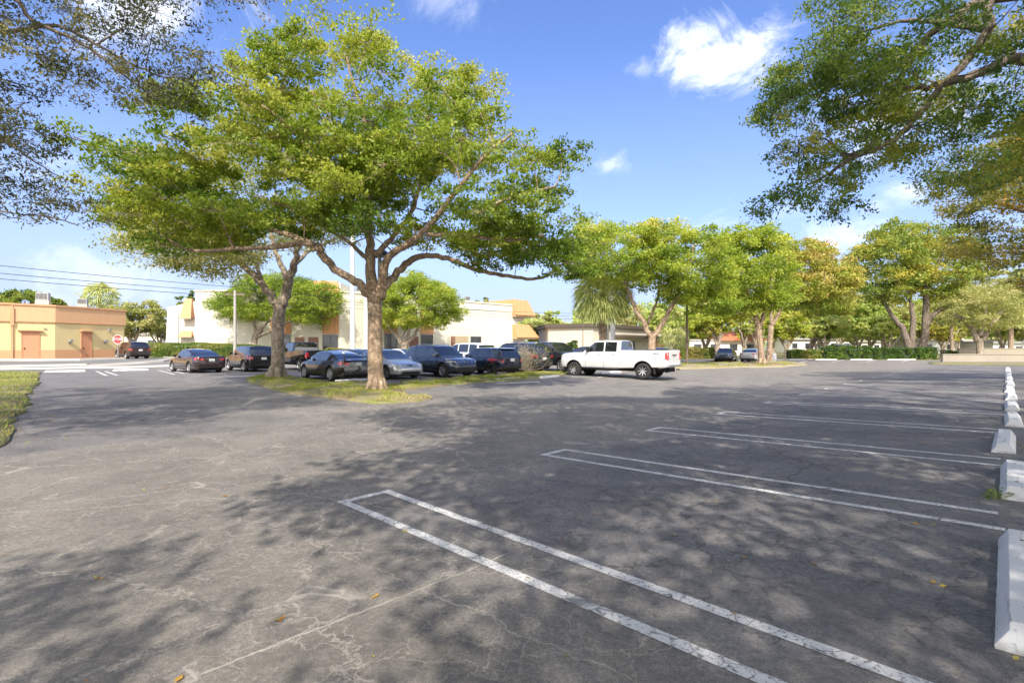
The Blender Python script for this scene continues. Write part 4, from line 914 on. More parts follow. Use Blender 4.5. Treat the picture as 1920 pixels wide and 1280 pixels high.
tree('rain_tree', 'tree beyond the right edge whose shade crosses the far stalls', (24, 11, 0), [[(24,11,-.1,.45),(24,11,3,.36)], [(24,11,2.9,.25),(21.5,12,6.2,.16),(19,13,8.4,.07)], [(24,11,3,.25),(25,14,6.4,.16),(25.5,17,8.6,.07)], [(24,11,3,.22),(26.5,9,6.4,.14),(29,8,8.4,.06)]],
     [((23, 12.5, 9.4), (7.6, 6.5, 1.8), 90)], 'leafD', 'barkG', n_leaf=120, leaf_len=0.20, aspect=.6, flat=.35, pad_r=(.8, 1.4), seed=46, sub=11, subr=.28, twigs=2, sil=[(1990, -4000), (9000, -4000), (9000, 9000), (1990, 9000)])
tree('oak_tree', 'leafy tree off the left edge whose shade crosses the lawn and the drive lane', (-17, 1, 0), [[(-17,1,-.1,.4),(-16.8,1.2,3,.32)], [(-16.8,1.2,2.9,.24),(-14,3,6.4,.16),(-10.5,5,8.8,.07)], [(-16.8,1.2,3,.24),(-16,4.5,6.6,.15),(-14.5,7.5,8.9,.06)], [(-14,3,6.4,.12),(-11.5,2.5,8.2,.08),(-8.5,2.5,9.2,.04)], [(-16.8,1.2,3,.2),(-18.5,.5,6.4,.13),(-20,0,8,.06)]],
     [((-10.8, 4.6, 9.4), (4.8, 4.6, 1.1), 85), ((-17, 6, 9), (4, 5, 1.5), 30)], 'leafD', 'barkG', n_leaf=150, leaf_len=0.15, aspect=.5, flat=.35, pad_r=(.6, 1.1), seed=47, sub=11, subr=.22, twigs=4, sil=[(-9000, -9000), (9000, -9000), (9000, -40), (-60, -40), (-60, 9000), (-9000, 9000)])
# --- background trees, each a crown and a trunk with forks
def bg_tree(px, D, top, half, bottom, leaf, label, seed, bark='barkG', tint=(.5, .2), n=44, lean=0.0, name='tree', dense=1.0, tr=0.3, group='trees far beyond the lot'):
    b = at(px, D); k = F / D; zt = CH + (HY - top) / k; zb = CH + (HY - bottom) / k; cz = (zt + zb) / 2; rx = half / k; r = random.Random(seed)
    fork = b[2] + max(1.2, (zb - b[2]) * .55)
    L = [[(b[0], D, b[2] - .1, tr * 1.3), (b[0] + lean * .3, D, b[2] + (fork - b[2]) * .5, tr), (b[0] + lean * .6, D, fork, tr * .95)]]
    for i in range(4):
        a = (-0.75, -0.25, 0.3, 0.8)[i] * rx * r.uniform(.6, 1)
        L.append([(b[0] + lean * .6, D, fork - .1, tr * .6), (b[0] + lean + a * .45, D + r.uniform(-1, 1), fork + (cz - fork) * .55, tr * .38), (b[0] + lean + a, D + r.uniform(-1.5, 1.5), cz + r.uniform(-.1, .3) * (zt - zb), tr * .12)])
    pr = max(.6, min(1.7, rx * .24))
    return tree(name, label, b, L, [((b[0] + lean, D, cz), (rx * .92, rx * .7, (zt - zb) / 2 * .9), n)], leaf, bark, n_leaf=int(170 * dense), leaf_len=D * 0.0040, aspect=.7, flat=.5, pad_r=(pr * .7, pr * 1.15), seed=seed, tint=tint, sub=9, subr=pr * .24, twigs=1, group=group, hollow=.3, twig_r=.03)
bg_tree(248, 84, 556, 62, 632, 'leafG', 'wide grey green oak between the orange building and the cream building', 51, n=75, tint=(.55, .2), name='oak_tree', group=None, tr=.45)
bg_tree(300, 88, 575, 34, 640, 'leafG', 'smaller oak half hidden by the left end of the cream building', 52, n=34, name='oak_tree', group=None)
bg_tree(45, 92, 541, 52, 590, 'leafD', 'dark tree top showing over the orange building, left of its rooftop units', 53, n=46, tint=(.55, .2), group=None)
bg_tree(98, 96, 556, 26, 590, 'leafD', 'small dark tree top over the orange building behind a rooftop unit', 54, n=24, group=None)
bg_tree(352, 100, 543, 24, 590, 'leafD', 'dark tree top behind the orange awning of the cream building', 55, n=20, tint=(.3, .15), group=None)
bg_tree(903, 100, 556, 26, 590, 'leafG', 'tree top peeking over the middle of the cream building roof', 56, n=18, group=None)
bg_tree(1012, 84, 583, 30, 656, 'leafG', 'greyish small tree at the right end of the cream building', 57, n=34, tint=(.45, .2), group=None)
bg_tree(1036, 96, 577, 30, 640, 'leafF', 'olive tree top between the orange mansards and the cabbage palm', 58, n=34, group=None)
bg_tree(1178, 88, 560, 40, 620, 'leafG', 'sparse brownish tree behind the cabbage palm', 59, n=22, tint=(.85, .15), group=None)
bg_tree(1250, 75, 560, 40, 632, 'leafF', 'pale green tree behind the forked limbs of the tree at the pickup', 60, n=40, group=None)
bg_tree(1345, 66, 560, 42, 629, 'leafB', 'yellow green low tree left of the mulch ringed tree trunk', 61, n=50, tint=(.6, .2), group=None)
bg_tree(1395, 74, 555, 36, 635, 'leafF', 'yellow green tree between the lamp post and the tiled roof', 62, n=40, tint=(.7, .2), group=None)
bg_tree(1505, 78, 530, 55, 639, 'leafB', 'green tree with a leaning trunk behind the light green hedge end', 63, n=60, lean=2.2, group=None, tr=.4)
bg_tree(1562, 84, 520, 55, 643, 'leafG', 'pale twisted tree left of the tall several trunked tree', 64, n=46, lean=-2.0, tint=(.75, .2), group=None)
bg_tree(1610, 92, 555, 50, 640, 'leafF', 'pale yellow green tree seen over the middle of the dark hedge', 65, n=55, tint=(.75, .2), group=None)
bg_tree(1665, 80, 585, 42, 642, 'leafF', 'low bright green tree just left of the several trunked tree', 66, n=40, tint=(.5, .2), group=None)
bg_tree(1768, 82, 590, 34, 643, 'leafO', 'small yellow tree between the several trunked tree and the oak', 67, n=34, tint=(.45, .15), group=None)
bg_tree(1795, 96, 540, 60, 640, 'leafG', 'grey green tree far behind the low wall, left of the forked oak', 68, n=50, group=None)
bg_tree(1880, 92, 560, 50, 640, 'leafF', 'pale tree far behind the low wall near the right edge', 69, n=46, group=None)
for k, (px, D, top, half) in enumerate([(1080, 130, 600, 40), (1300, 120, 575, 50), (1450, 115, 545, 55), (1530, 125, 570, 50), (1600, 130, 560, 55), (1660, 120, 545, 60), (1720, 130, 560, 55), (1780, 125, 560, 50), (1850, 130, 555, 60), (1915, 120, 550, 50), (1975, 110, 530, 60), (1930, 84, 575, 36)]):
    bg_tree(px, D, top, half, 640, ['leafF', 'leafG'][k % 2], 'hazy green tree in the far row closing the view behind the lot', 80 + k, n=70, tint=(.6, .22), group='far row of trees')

bg_tree(1290, 96, 520, 60, 639, 'leafF', 'pale green tree behind the brown lamp post', 101, n=60, group=None)
bg_tree(1420, 90, 500, 60, 641, 'leafB', 'yellowish tall tree behind the mulch ringed tree', 102, n=60, tint=(.6, .2), group=None)
bg_tree(1575, 104, 470, 70, 643, 'leafG', 'tall grey green tree filling the gap left of the several trunked tree', 103, n=90, tint=(.5, .2), group=None)
bg_tree(1840, 104, 480, 70, 641, 'leafG', 'tall grey green tree behind the forked oak', 104, n=90, tint=(.6, .2), group=None)
bg_tree(1935, 88, 470, 60, 637, 'leafG', 'pale twiggy tree at the right edge over the second wall', 105, n=80, tint=(.65, .2), group=None)
def far_wood():
    r = np.random.RandomState(9); n = 60000; a = r.uniform(-.62, 1.12, n); D = r.uniform(150, 175, n); X = a * D
    H = 9 + 7 * vnoise(np.stack([X * .05, 0 * X, 0 * X], 1), 1.2, 4) + 3 * vnoise(np.stack([X * .2, 0 * X, 0 * X], 1), 1.2, 6)
    H = H * np.where((a > .0) & (a < .12), .7, 1) * (1 - .45 * sstep(-.1, -.3, a))
    z = H * r.uniform(0.05, 1, n) ** .7; C = np.stack([X, D, z], 1); nn = unit(r.normal(size=(n, 3)) + (0, -.4, .7)); Dd = unit(np.cross(nn, r.normal(size=(n, 3)))); L = r.uniform(.5, 1.2, n)
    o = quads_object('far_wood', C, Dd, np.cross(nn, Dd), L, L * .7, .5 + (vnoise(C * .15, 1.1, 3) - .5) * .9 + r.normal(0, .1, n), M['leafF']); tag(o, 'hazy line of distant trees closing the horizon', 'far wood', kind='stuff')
far_wood()
bg_tree(1322, 72, 575, 40, 640, 'leafB', 'low green tree just right of the brown lamp post', 111, n=60, tint=(.55, .2), group=None)
bg_tree(1475, 68, 580, 46, 640, 'leafB', 'low yellow green tree behind the light green hedge end', 112, n=60, tint=(.6, .2), group=None)
bg_tree(1545, 74, 585, 44, 642, 'leafF', 'low pale green tree over the left part of the dark hedge', 113, n=60, tint=(.6, .2), group=None)
bg_tree(1630, 86, 560, 46, 644, 'leafF', 'pale green round tree over the middle of the dark hedge', 114, n=60, tint=(.4, .2), group=None)
# --- palms
def palm(name, label, base, top, R, nf, leaf_len, seed, trunk_r=.28, fan=20, bark='barkP', skirt=0.5, boots=True, width=.05):
    r = np.random.RandomState(seed); root = empty(name, label, 'palm', base)
    H = top - base[2]; T = MB(); T.tube([(0, 0, -.1), (0, 0, .2), (.04, 0, H * .3), (.02, .03, H * .6), (0, 0, H)], [trunk_r * 1.35, trunk_r * 1.1, trunk_r, trunk_r * 1.0, trunk_r * .9], 12)
    if boots:
        for i in range(int(H * 9)):
            z = H * (.42 + .58 * i / (H * 9)); a = i * 2.4; d = np.array((math.cos(a), math.sin(a), 0))
            T.tube([tuple(d * trunk_r * .8 + (0, 0, z - .12)), tuple(d * (trunk_r + .10) + (0, 0, z + .12))], [.05, .025], 4)
    T.build('trunk', M[bark], root, smooth=True)
    Cs, Ds, Ss, Ls, Ws, Ts = [], [], [], [], [], []; P = MB()
    for i in range(nf):
        el = math.asin(np.clip(1 - (1 + skirt) * (i + .5) / nf, -1, 1)); az = i * 2.399 + r.uniform(-.2, .2)
        d = np.array((math.cos(az) * math.cos(el), math.sin(az) * math.cos(el), math.sin(el)))
        pl = R * .5 * r.uniform(.8, 1.1); top_ = np.array((0, 0, H))
        hub = top_ + d * pl + (0, 0, -0.12 * pl)
        P.tube([tuple(top_ + d * .1), tuple(top_ + d * pl * .5 + (0, 0, .04)), tuple(hub)], [.03, .022, .015], 4, cap=False)
        sidev = unit(np.cross(d, (0, 0, 1.0)) + 1e-4); upv = np.cross(sidev, d)
        tt = 0.5 + .45 * d[2] * .5 + r.normal(0, .12)
        for k in range(fan):
            a = (k / (fan - 1) - .5) * 2.5
            ld = unit(d * math.cos(a) + sidev * math.sin(a) + upv * .15 * math.cos(a * 2) + (0, 0, -.12))
            l1_ = R * .30 * r.uniform(.85, 1.1); p1 = hub + ld * l1_
            l2_ = R * .42 * r.uniform(.7, 1.15); d2 = unit(ld * .75 + (0, 0, -1.0 * r.uniform(.5, 1.3)))
            p2 = p1 + d2 * l2_
            for (q0, q1, w) in ((hub, p1, width), (p1 - ld * .03, p2, width * .8)):
                dd = q1 - q0; L = np.linalg.norm(dd); dd = dd / L
                Cs.append((q0 + q1) / 2); Ds.append(dd); Ss.append(unit(np.cross(dd, upv + r.normal(0, .3, 3)))); Ls.append(L * 1.08); Ws.append(w); Ts.append(tt + r.normal(0, .1))
    P.build('frond_stem', M['palm_stem'], root)
    quads_object('crown', np.array(Cs), np.array(Ds), np.array(Ss), np.array(Ls), np.array(Ws), np.array(Ts), M['palm'], root)
    return root
M['palm_stem'] = plain('palm_stem', (0.30, 0.33, 0.12), .7)
bp_ = at(1130, 44.0); palm('cabbage_palm', 'cabbage palm with drooping fan fronds and rough trunk left of the forked tree', bp_, CH + (650 - 552) * 44 / F, 2.8, 80, .9, 7, trunk_r=.33, skirt=.75, width=.10, fan=22)
bp2 = at(188, 86.0); palm('cabbage_palm', 'far cabbage palm standing over the orange building roof', bp2, CH + (650 - 552) * 86 / F, 3.0, 40, 1, 8, trunk_r=.25, fan=12, skirt=.6, width=.18, boots=False)
bp3 = at(1264, 58.0); palm('small_palm', 'small yellow green palm at the beige building behind the pickup', bp3, CH + (650 - 632) * 58 / F, 1.9, 30, 1, 9, trunk_r=.14, fan=12, skirt=.55, width=.10, boots=False)
bp4 = at(1895, 78.0); palm('cabbage_palm', 'palm with a bare orange brown trunk near the right edge behind the wall', bp4, CH + (650 - 592) * 78 / F, 2.6, 30, 1, 10, trunk_r=.34, fan=12, skirt=.6, width=.17, boots=False)
bp5 = at(1784, 72.0); palm('palm', 'slim grey palm trunk left of the low pale wall', bp5, CH + (650 - 590) * 72 / F, 2.0, 18, 1, 12, trunk_r=.2, fan=10, skirt=.7, width=.15, boots=False)

# --- hedges
def hedge(label, pts, w, h, n, leaf_len, seed, tint=(.5, .2), gap=0.0, name='hedge'):
    r = np.random.RandomState(seed); P = np.array([p[:2] for p in pts], float)
    segl = np.linalg.norm(P[1:] - P[:-1], axis=1); cum = np.concatenate([[0], np.cumsum(segl)]); L = cum[-1]
    b = (P[0][0], P[0][1], float(gz(*P[0]))); root = empty(name, label, 'hedge', b)
    t = r.uniform(0, L, n); k = np.clip(np.searchsorted(cum, t) - 1, 0, len(segl) - 1)
    d = (P[k + 1] - P[k]) / segl[k][:, None]; c = P[k] + d * (t - cum[k])[:, None]; nn = np.stack([-d[:, 1], d[:, 0]], 1)
    hh = h * (1 + .10 * (vnoise(np.stack([c[:, 0], c[:, 1], 0 * t], 1), .9, seed) - .5) * 2)
    side = r.uniform(0, 1, n); y = np.where(side < .40, -1, np.where(side < .6, 1, r.uniform(-1, 1, n))); z = np.where(side < .6, r.uniform(.02, 1, n), 1.0)
    bul = vnoise(np.stack([c[:, 0] * 1.2, c[:, 1] * 1.2, z * 2], 1), 1.5, seed + 1)
    y = y * (.86 + .22 * bul); z = z * (.92 + .10 * bul)
    keep = vnoise(np.stack([c[:, 0] * 2, c[:, 1] * 2, z * 3], 1), 1.3, seed + 2) > gap * (1.3 - z)
    C = np.stack([c[:, 0] + nn[:, 0] * y * w / 2, c[:, 1] + nn[:, 1] * y * w / 2, gz(c[:, 0], c[:, 1]) + z * hh], 1) + r.normal(0, .035, (n, 3))
    C = C[keep]; m = len(C); nv = unit(r.normal(size=(m, 3)) + (0, -.3, .6)); D = unit(np.cross(nv, r.normal(size=(m, 3)))); S = np.cross(nv, D)
    ln = leaf_len * r.uniform(.6, 1.2, m)
    quads_object('foliage', C - b, D, S, ln, ln * .6, tint[0] + (vnoise(C, 1.1, seed + 4) - .5) * .5 + r.normal(0, tint[1] * .6, m), M['hedge'], root)
    core = MB(); sp = MB()
    for i in range(len(P) - 1):
        dd = (P[i + 1] - P[i]) / segl[i]; q = np.array((-dd[1], dd[0])) * w * .33
        z0, z1 = float(gz(*P[i])), float(gz(*P[i + 1]))
        core.hexa([(*(P[i] - q), z0 + .12), (*(P[i + 1] - q), z1 + .12), (*(P[i + 1] + q), z1 + .12), (*(P[i] + q), z0 + .12)], [(*(P[i] - q), z0 + h * .82), (*(P[i + 1] - q), z1 + h * .82), (*(P[i + 1] + q), z1 + h * .82), (*(P[i] + q), z0 + h * .82)])
        for j in range(int(segl[i] / .5)):
            c_ = P[i] + dd * j * .5; zz = float(gz(*c_)); sp.tube([(c_[0], c_[1], zz - .05), (c_[0] + .05, c_[1], zz + h * .3)], [.03, .02], 4)
    Mx = Matrix.Translation((-b[0], -b[1], -b[2]))
    core.build('inner_foliage', M['hedgecore'], root, M=Mx); so_ = sp.build('stems', M['barkD'], root, M=Mx); so_['kind'] = 'stuff'
    return root
M['hedgecore'] = plain('hedge_core', (0.03, 0.05, 0.015), .9, .4, 6, .8)
hedge('long clipped hedge between the street and the left end of the cream building', [(-40.0, 56.5), (-28.0, 50.4), (-24.5, 48.3)], 1.3, 1.45, 26000, .13, 1, tint=(.55, .25), gap=.15)
hedge('clipped hedge along the front of the cream building behind the parked cars', [(-23.4, 50.4), (-16.0, 53.0), (-1.5, 66.5)], 1.2, 1.35, 22000, .14, 2, tint=(.6, .2), gap=.1)
h3 = [at(1268, 66), at(1345, 69)]
hedge('light green hedge behind the lamp post', h3, 1.2, 1.5, 9000, .17, 3, tint=(.75, .2), gap=.2)
hedge('light green left end of the far hedge', [at(1478, 64.2), at(1538, 64.2)], 1.3, 1.25, 7000, .17, 4, tint=(.7, .2), gap=.4)
hedge('dark green far hedge in front of the several trunked tree', [at(1540, 64.0), at(1748, 64.0)], 1.5, 1.5, 26000, .17, 5, tint=(.28, .2), gap=.34)
hedge('low dark hedge left of the low pale wall', [at(1768, 70), at(1795, 70)], 1.0, 1.0, 2500, .17, 6, tint=(.2, .15))
hedge('small round bush at the beige building left of the cabbage palm', [at(1065, 66), at(1082, 66)], 1.6, 2.3, 3500, .18, 7, tint=(.3, .25), gap=.3, name='bush')

# --- dead shrub, weed, twig leaf
def twig_bush(name, label, cat, base, R, H, n, mat, seed, leaf=None, nl=0):
    r = np.random.RandomState(seed); root = empty(name, label, cat, base); T = MB(); tips = []
    for i in range(n):
        a = r.uniform(0, 6.28); sp = r.uniform(.1, 1) ; p = np.array((math.cos(a) * .06, math.sin(a) * .06, -.03)); e = np.array((math.cos(a) * R * sp, math.sin(a) * R * sp, H * r.uniform(.45, 1.0) * (1.15 - .4 * sp)))
        mid = (p + e) * .5 + r.normal(0, .12 * R, 3); mid[2] = abs(mid[2]) + .05 * min(1, R)
        pts = catmull([p, mid, e], 3); T.tube([tuple(q) for q in pts], list(np.linspace(.016, .005, len(pts)) * min(1, .12 + R)), 4, cap=False); tips.append(pts)
        for k in range(5):
            q = pts[r.randint(2, len(pts))]; w = q + r.normal(0, .22, 3) * (1, 1, .8) * R; w[2] = max(w[2], .03 * R); m_ = (q + w) / 2 + r.normal(0, .05, 3) * min(1, R)
            T.tube([tuple(q), tuple(m_), tuple(w)], [.007 * min(1, .12 + R), .005 * min(1, .12 + R), .003 * min(1, .12 + R)], 3, cap=False); tips.append(np.array([q, m_, w]))
    T.build('twigs', M[mat], root)
    if nl:
        P = np.concatenate([t[len(t) // 2:] for t in tips]); C = P[r.randint(0, len(P), nl)] + r.normal(0, .05 * min(1, R * 3), (nl, 3)); nn = unit(r.normal(size=(nl, 3)) + (0, 0, .6)); D = unit(np.cross(nn, r.normal(size=(nl, 3)))); L = leaf[1] * r.uniform(.6, 1.2, nl)
        quads_object('leaves', C, D, np.cross(nn, D), L, L * .5, leaf[2] + r.normal(0, .2, nl), M[leaf[0]], root)
    return root
M['deadtwig'] = plain('dead_twig', (0.34, 0.29, 0.22), .9, .3, 9)
g0 = gp(990, 697.5); twig_bush('dead_shrub', 'bare grey dead shrub of tangled twigs on the grass strip left of the white pickup', 'shrub', (g0[0], g0[1], g0[2] + .06), 1.5, 1.75, 120, 'deadtwig', 3, ('leafG', .07, .9), 900)
g0 = gp(955, 702.0); twig_bush('dead_shrub', 'smaller sparse dry shrub left of the tangled dead shrub', 'shrub', (g0[0], g0[1], g0[2] + .06), .55, .5, 18, 'deadtwig', 4, ('leafG', .06, .8), 80)
wx, wy = us(7.38, .08); 
twig_bush('weed', 'small green weed growing from the pavement at the near end of a wheel stop', 'weed', (wx, wy, float(gz(wx, wy))), .10, .13, 9, 'palm_stem', 6, ('leafD', .035, .4), 120)
#--PART4
# ---------------------------------------------------------------- vehicles
def interp(pts, x):
    return float(np.interp(x, [p[0] for p in pts], [p[1] for p in pts]))
def wheel_meshes(R, Wt, rimR, spokes, rimmat):
    T = MB(); T.lathe([(rimR, -Wt*.46), (rimR + .02, -Wt*.5), (R - .035, -Wt*.5), (R - .008, -Wt*.42), (R, -Wt*.3), (R, Wt*.3), (R - .008, Wt*.42), (R - .035, Wt*.5), (rimR + .02, Wt*.5), (rimR, Wt*.46), (rimR, -Wt*.46)], 28, 'y')
    K = MB(); y = Wt * .42   # outward side is +y
    K.lathe([(rimR + .004, y * .9), (rimR - .015, y * 1.12), (rimR - .03, y * .9), (rimR - .045, y * .1), (rimR - .045, -y)], 28, 'y')
    K.lathe([(0, y * .95), (.055, y * .95), (.075, y * .8), (.075, y * .2)], 16, 'y')
    for i in range(spokes):
        a = 2 * math.pi * i / spokes; c, s = math.cos(a), math.sin(a); w0, w1 = .042, .028 if spokes > 6 else .05
        r0, r1 = .05, rimR - .02
        def pt(r, w, yy): return (c * r - s * w, yy, s * r + c * w)
        K.hexa([pt(r0, -w0, y*.45), pt(r1, -w1, y*.6), pt(r1, w1, y*.6), pt(r0, w0, y*.45)], [pt(r0, -w0*.8, y*.92), pt(r1, -w1*.8, y*1.02), pt(r1, w1*.8, y*1.02), pt(r0, w0*.8, y*.92)])
    Dk = MB(); Dk.lathe([(0, -y * .2), (rimR - .04, -y * .2)], 24, 'y')
    return T, K, Dk

def car(name, label, cat, spec, loc, heading, paintmat, group='parked cars', glass='glass', rim='alloy', cladding=None, plate=True, roofmat=None, seed=0):
    """spec: L W H wb R clear belt / top: lower body outline / gh: greenhouse outline / win: side windows"""
    S = spec; L, W, wb, R = S['L'], S['W'], S['wb'], S['R']; xf = S.get('xf', L / 2 - S['fo']); xr = xf - wb
    root = empty(name, label, cat, loc, math.atan2(heading[1], heading[0]), group)
    hw = W / 2; clr = S['clear']
    plan = S.get('plan', [(-.5, .80), (-.485, .90), (-.45, .955), (-.38, .99), (-.2, 1), (.2, 1), (.36, .985), (.43, .94), (.475, .85), (.495, .72), (.5, .66)])
    top = S['top']; bot = S.get('bot', [(-.5, clr + .16), (-.47, clr + .06), (-.4, clr), (.4, clr), (.47, clr + .03), (.5, clr + .12)])
    sh = S.get('shoulder', .93)
    def ring(xn):
        w = hw * interp(plan, xn); zt = interp(top, xn); zb = interp(bot, xn); h = zt - zb
        return [(0, zb), (w * .80, zb), (w * .95, zb + .05), (w * .985, zb + h * .22), (w, zb + h * .5), (w * .995, zb + h * .68), (w * .965, zb + h * .80), (w * sh, zt - .035 * h), (w * (sh - .10), zt), (w * .45, zt + .012), (0, zt + .016)]
    def side_y(x, z):
        r = ring(x / L); 
        for a, b in zip(r[1:], r[2:]):
            if a[1] <= z <= b[1] and b[1] > a[1]: return a[0] + (b[0] - a[0]) * (z - a[1]) / (b[1] - a[1])
        return r[4][0]
    xs = sorted(set([-.5, .5, -.497, .497] + [p[0] for p in plan] + [p[0] for p in top] + list(np.linspace(-.48, .48, 33))))
    vs, fs = [], []; n = None
    for xn in xs:
        r = ring(xn); full = [(y, z) for y, z in r] + [(-y, z) for y, z in r[-2:0:-1]]; n = len(full)
        bow = 0.0
        vs += [(xn * L - (0.03 * (y / hw) ** 2 * L * .25 if xn > .44 else 0) * (xn - .44) / .06 + (0.02 * (y / hw) ** 2 * L * .2 if xn < -.46 else 0), y, z) for y, z in full]
    for i in range(len(xs) - 1):
        for k in range(n): fs.append((i*n+k, i*n+(k+1) % n, (i+1)*n+(k+1) % n, (i+1)*n+k))
    fs += [tuple(range(n)), tuple((len(xs)-1)*n + k for k in range(n))[::-1]]
    me = bpy.data.meshes.new('body'); me.from_pydata(vs, [], fs); me.update()
    bm = bmesh.new(); bm.from_mesh(me); bmesh.ops.recalc_face_normals(bm, faces=bm.faces); bm.to_mesh(me); bm.free()
    tmp = link(bpy.data.objects.new('body_tmp', me))
    C = MB(); ra = R + S.get('arch', .055)
    for x in (xf, xr):
        for sd in (-1, 1):
            y0, y1 = sorted((sd * (hw - .30), sd * (hw + .2)))
            C.lathe([(0, y0), (ra, y0), (ra, y1), (0, y1)], 32, 'y', (x, 0, R + .01))
    cut = C.build('cut_tmp', M['dark'])
    bmc = bmesh.new(); bmc.from_mesh(cut.data); bmesh.ops.remove_doubles(bmc, verts=bmc.verts, dist=1e-5); bmesh.ops.recalc_face_normals(bmc, faces=bmc.faces); bmc.to_mesh(cut.data); bmc.free()
    md = tmp.modifiers.new('b', 'BOOLEAN'); md.operation = 'DIFFERENCE'; md.object = cut; md.solver = 'EXACT'
    dg = bpy.context.evaluated_depsgraph_get(); dg.update()
    bme = bpy.data.meshes.new_from_object(tmp.evaluated_get(dg)); bme.name = 'body'
    bpy.data.objects.remove(tmp); bpy.data.objects.remove(cut)
    bme.materials.clear(); bme.materials.append(M[paintmat]); bme.materials.append(M['dark']); bme.materials.append(M[cladding or 'black'])
    sillz = clr + (.16 if not cladding else .24)
    for p in bme.polygons:
        c = p.center; p.use_smooth = True; p.material_index = 0
        for x in (xf, xr):
            d = math.hypot(c.x - x, c.z - R - .01)
            if (d < ra - .0 and abs(c.y) < hw + .1 and abs(c.y) > hw - .34) or (abs(abs(c.y) - (hw - .30)) < .01 and d < ra): p.material_index = 1
            elif abs(d - ra) < .012 and abs(p.normal.y) < .5 and c.z < 2 * R + .1: p.material_index = 1
        if p.material_index == 0 and (c.z < clr + .045 or (cladding and c.z < sillz)): p.material_index = 2
    try: bme.set_sharp_from_angle(angle=rad(38))
    except Exception: pass
    body = link(bpy.data.objects.new('body', bme), root)
    # greenhouse
    gh = S['gh']; zb_ = S['belt']; wb0 = hw * S.get('ghw', .90); tum = S.get('tumble', .17)
    H = max(p[1] for p in gh) - zb_; x0, x1 = gh[0][0], gh[-1][0]
    ed = sorted(set([round(v, 4) for w_ in S['win'] for v in w_] + [p[0] for p in gh] + list(np.linspace(x0, x1, 36).round(4)) + [S['ws'][0], S['ws'][1], S['bw'][0], S['bw'][1]]))
    ed = [e for i, e in enumerate(ed) if i == 0 or e - ed[i - 1] > .002]
    rows = []
    for x in ed:
        g = interp(gh, x); h = max(g - zb_, 0.004); t = h / H
        wl = wb0 * (1 - .10 * max(0, (x - x1 * .55) / (x1 * .45)) - .06 * max(0, (x0 * .6 - x) / (-x0 * .4)) if x1 > 0 else 1)
        wt = wl - tum * t
        half = [(wl, zb_ - .03), (wl - .012, zb_ + h * .05), (wt + tum * t * .14 , zb_ + h * .86), (wt - .02 * t, zb_ + h * .955), (wt - .10 * t - .03, zb_ + h), (wt * .5, zb_ + h + .018 * t), (0, zb_ + h + .025 * t)]
        rows.append(half + [(-y, z) for y, z in half[-2::-1]])
    m = len(rows[0]); parts = {'body': []}; allv = [(x, y, z) for x, r_ in zip(ed, rows) for y, z in r_]
    for i in range(len(ed) - 1):
        xm = (ed[i] + ed[i + 1]) / 2; hm = interp(gh, xm) - zb_
        for k in range(m - 1):
            f = (i*m+k, i*m+k+1, (i+1)*m+k+1, (i+1)*m+k); key = 'body'
            kk = k if k < (m - 1) // 2 else m - 2 - k
            if kk == 1 and hm > .10:
                for wi, (a, b) in enumerate(S['win']):
                    if a <= xm <= b: key = ('side_window', wi, k < (m - 1) // 2)
            if kk >= 4:
                if S['ws'][0] <= xm <= S['ws'][1]: key = 'windshield'
                if S['bw'][0] <= xm <= S['bw'][1]: key = 'rear_window'
            if kk == 3 and (S['ws'][0] <= xm <= S['ws'][1]) and hm > .03: key = 'windshield'
            if kk == 3 and (S['bw'][0] <= xm <= S['bw'][1]) and S.get('wideback'): key = 'rear_window'
            parts.setdefault(key, []).append(f)
    fr = tuple(range(m)); bk = tuple((len(ed) - 1) * m + k for k in range(m)); parts['body'] += [fr, bk[::-1]]
    for key, ff in parts.items():
        nm = key if isinstance(key, str) else key[0]
        used = sorted(set(v for f in ff for v in f)); mp = {v: i for i, v in enumerate(used)}
        q = MB(); q.v = [allv[v] for v in used]; q.f = [tuple(mp[v] for v in f) for f in ff]; q.m = [0] * len(ff)
        mat = M[roofmat or paintmat] if nm == 'body' else M[glass]
        o = q.build('cabin' if nm == 'body' else nm, mat, root, smooth='auto')
        if nm == 'body':
            try: o.data.set_sharp_from_angle(angle=rad(50))
            except Exception: pass
    # wheels
    rimR = S.get('rim', R * .66); Tm, Km, Dm = wheel_meshes(R, S.get('tw', .22), rimR, S.get('spokes', 7), rim)
    tyre0 = None
    for x in (xf, xr):
        for sd in (1, -1):
            if tyre0 is None:
                ty = Tm.build('wheel', M['rubber'], root, smooth=True); rm = Km.build('rim', M[rim], ty, smooth='auto'); bk_ = Dm.build('brake_disc', M['dark'], ty); tyre0 = (ty, rm, bk_)
                try: ty.data.set_sharp_from_angle(angle=rad(50))
                except Exception: pass
            else:
                ty = link(tyre0[0].copy(), root); rm = link(tyre0[1].copy(), ty); bk_ = link(tyre0[2].copy(), ty)
            ty.location = (x, sd * (hw - S.get('tw', .22) / 2 - .015), R - .012); ty.rotation_euler = (0, 0, 0 if sd > 0 else math.pi)
    # underbody
    MB().box(-L*.46, L*.46, -hw*.72, hw*.72, clr * .8, clr + .12).build('underbody', M['dark'], root)
    # seams and handles
    for x in S['seams']:
        zs = np.linspace(clr + .10, zb_ - .02, 9)
        for sd in (1, -1):
            q = MB()
            for a, b in zip(zs[:-1], zs[1:]):
                ya, yb = side_y(x, a) + .0015, side_y(x, b) + .0015
                if yb < hw * .8: continue
                q.add([(x - .007, sd*ya, a), (x + .007, sd*ya, a), (x + .007, sd*yb, b), (x - .007, sd*yb, b)], [(0, 1, 2, 3)])
            if q.f: q.build('door_seam', M['dark'], root)
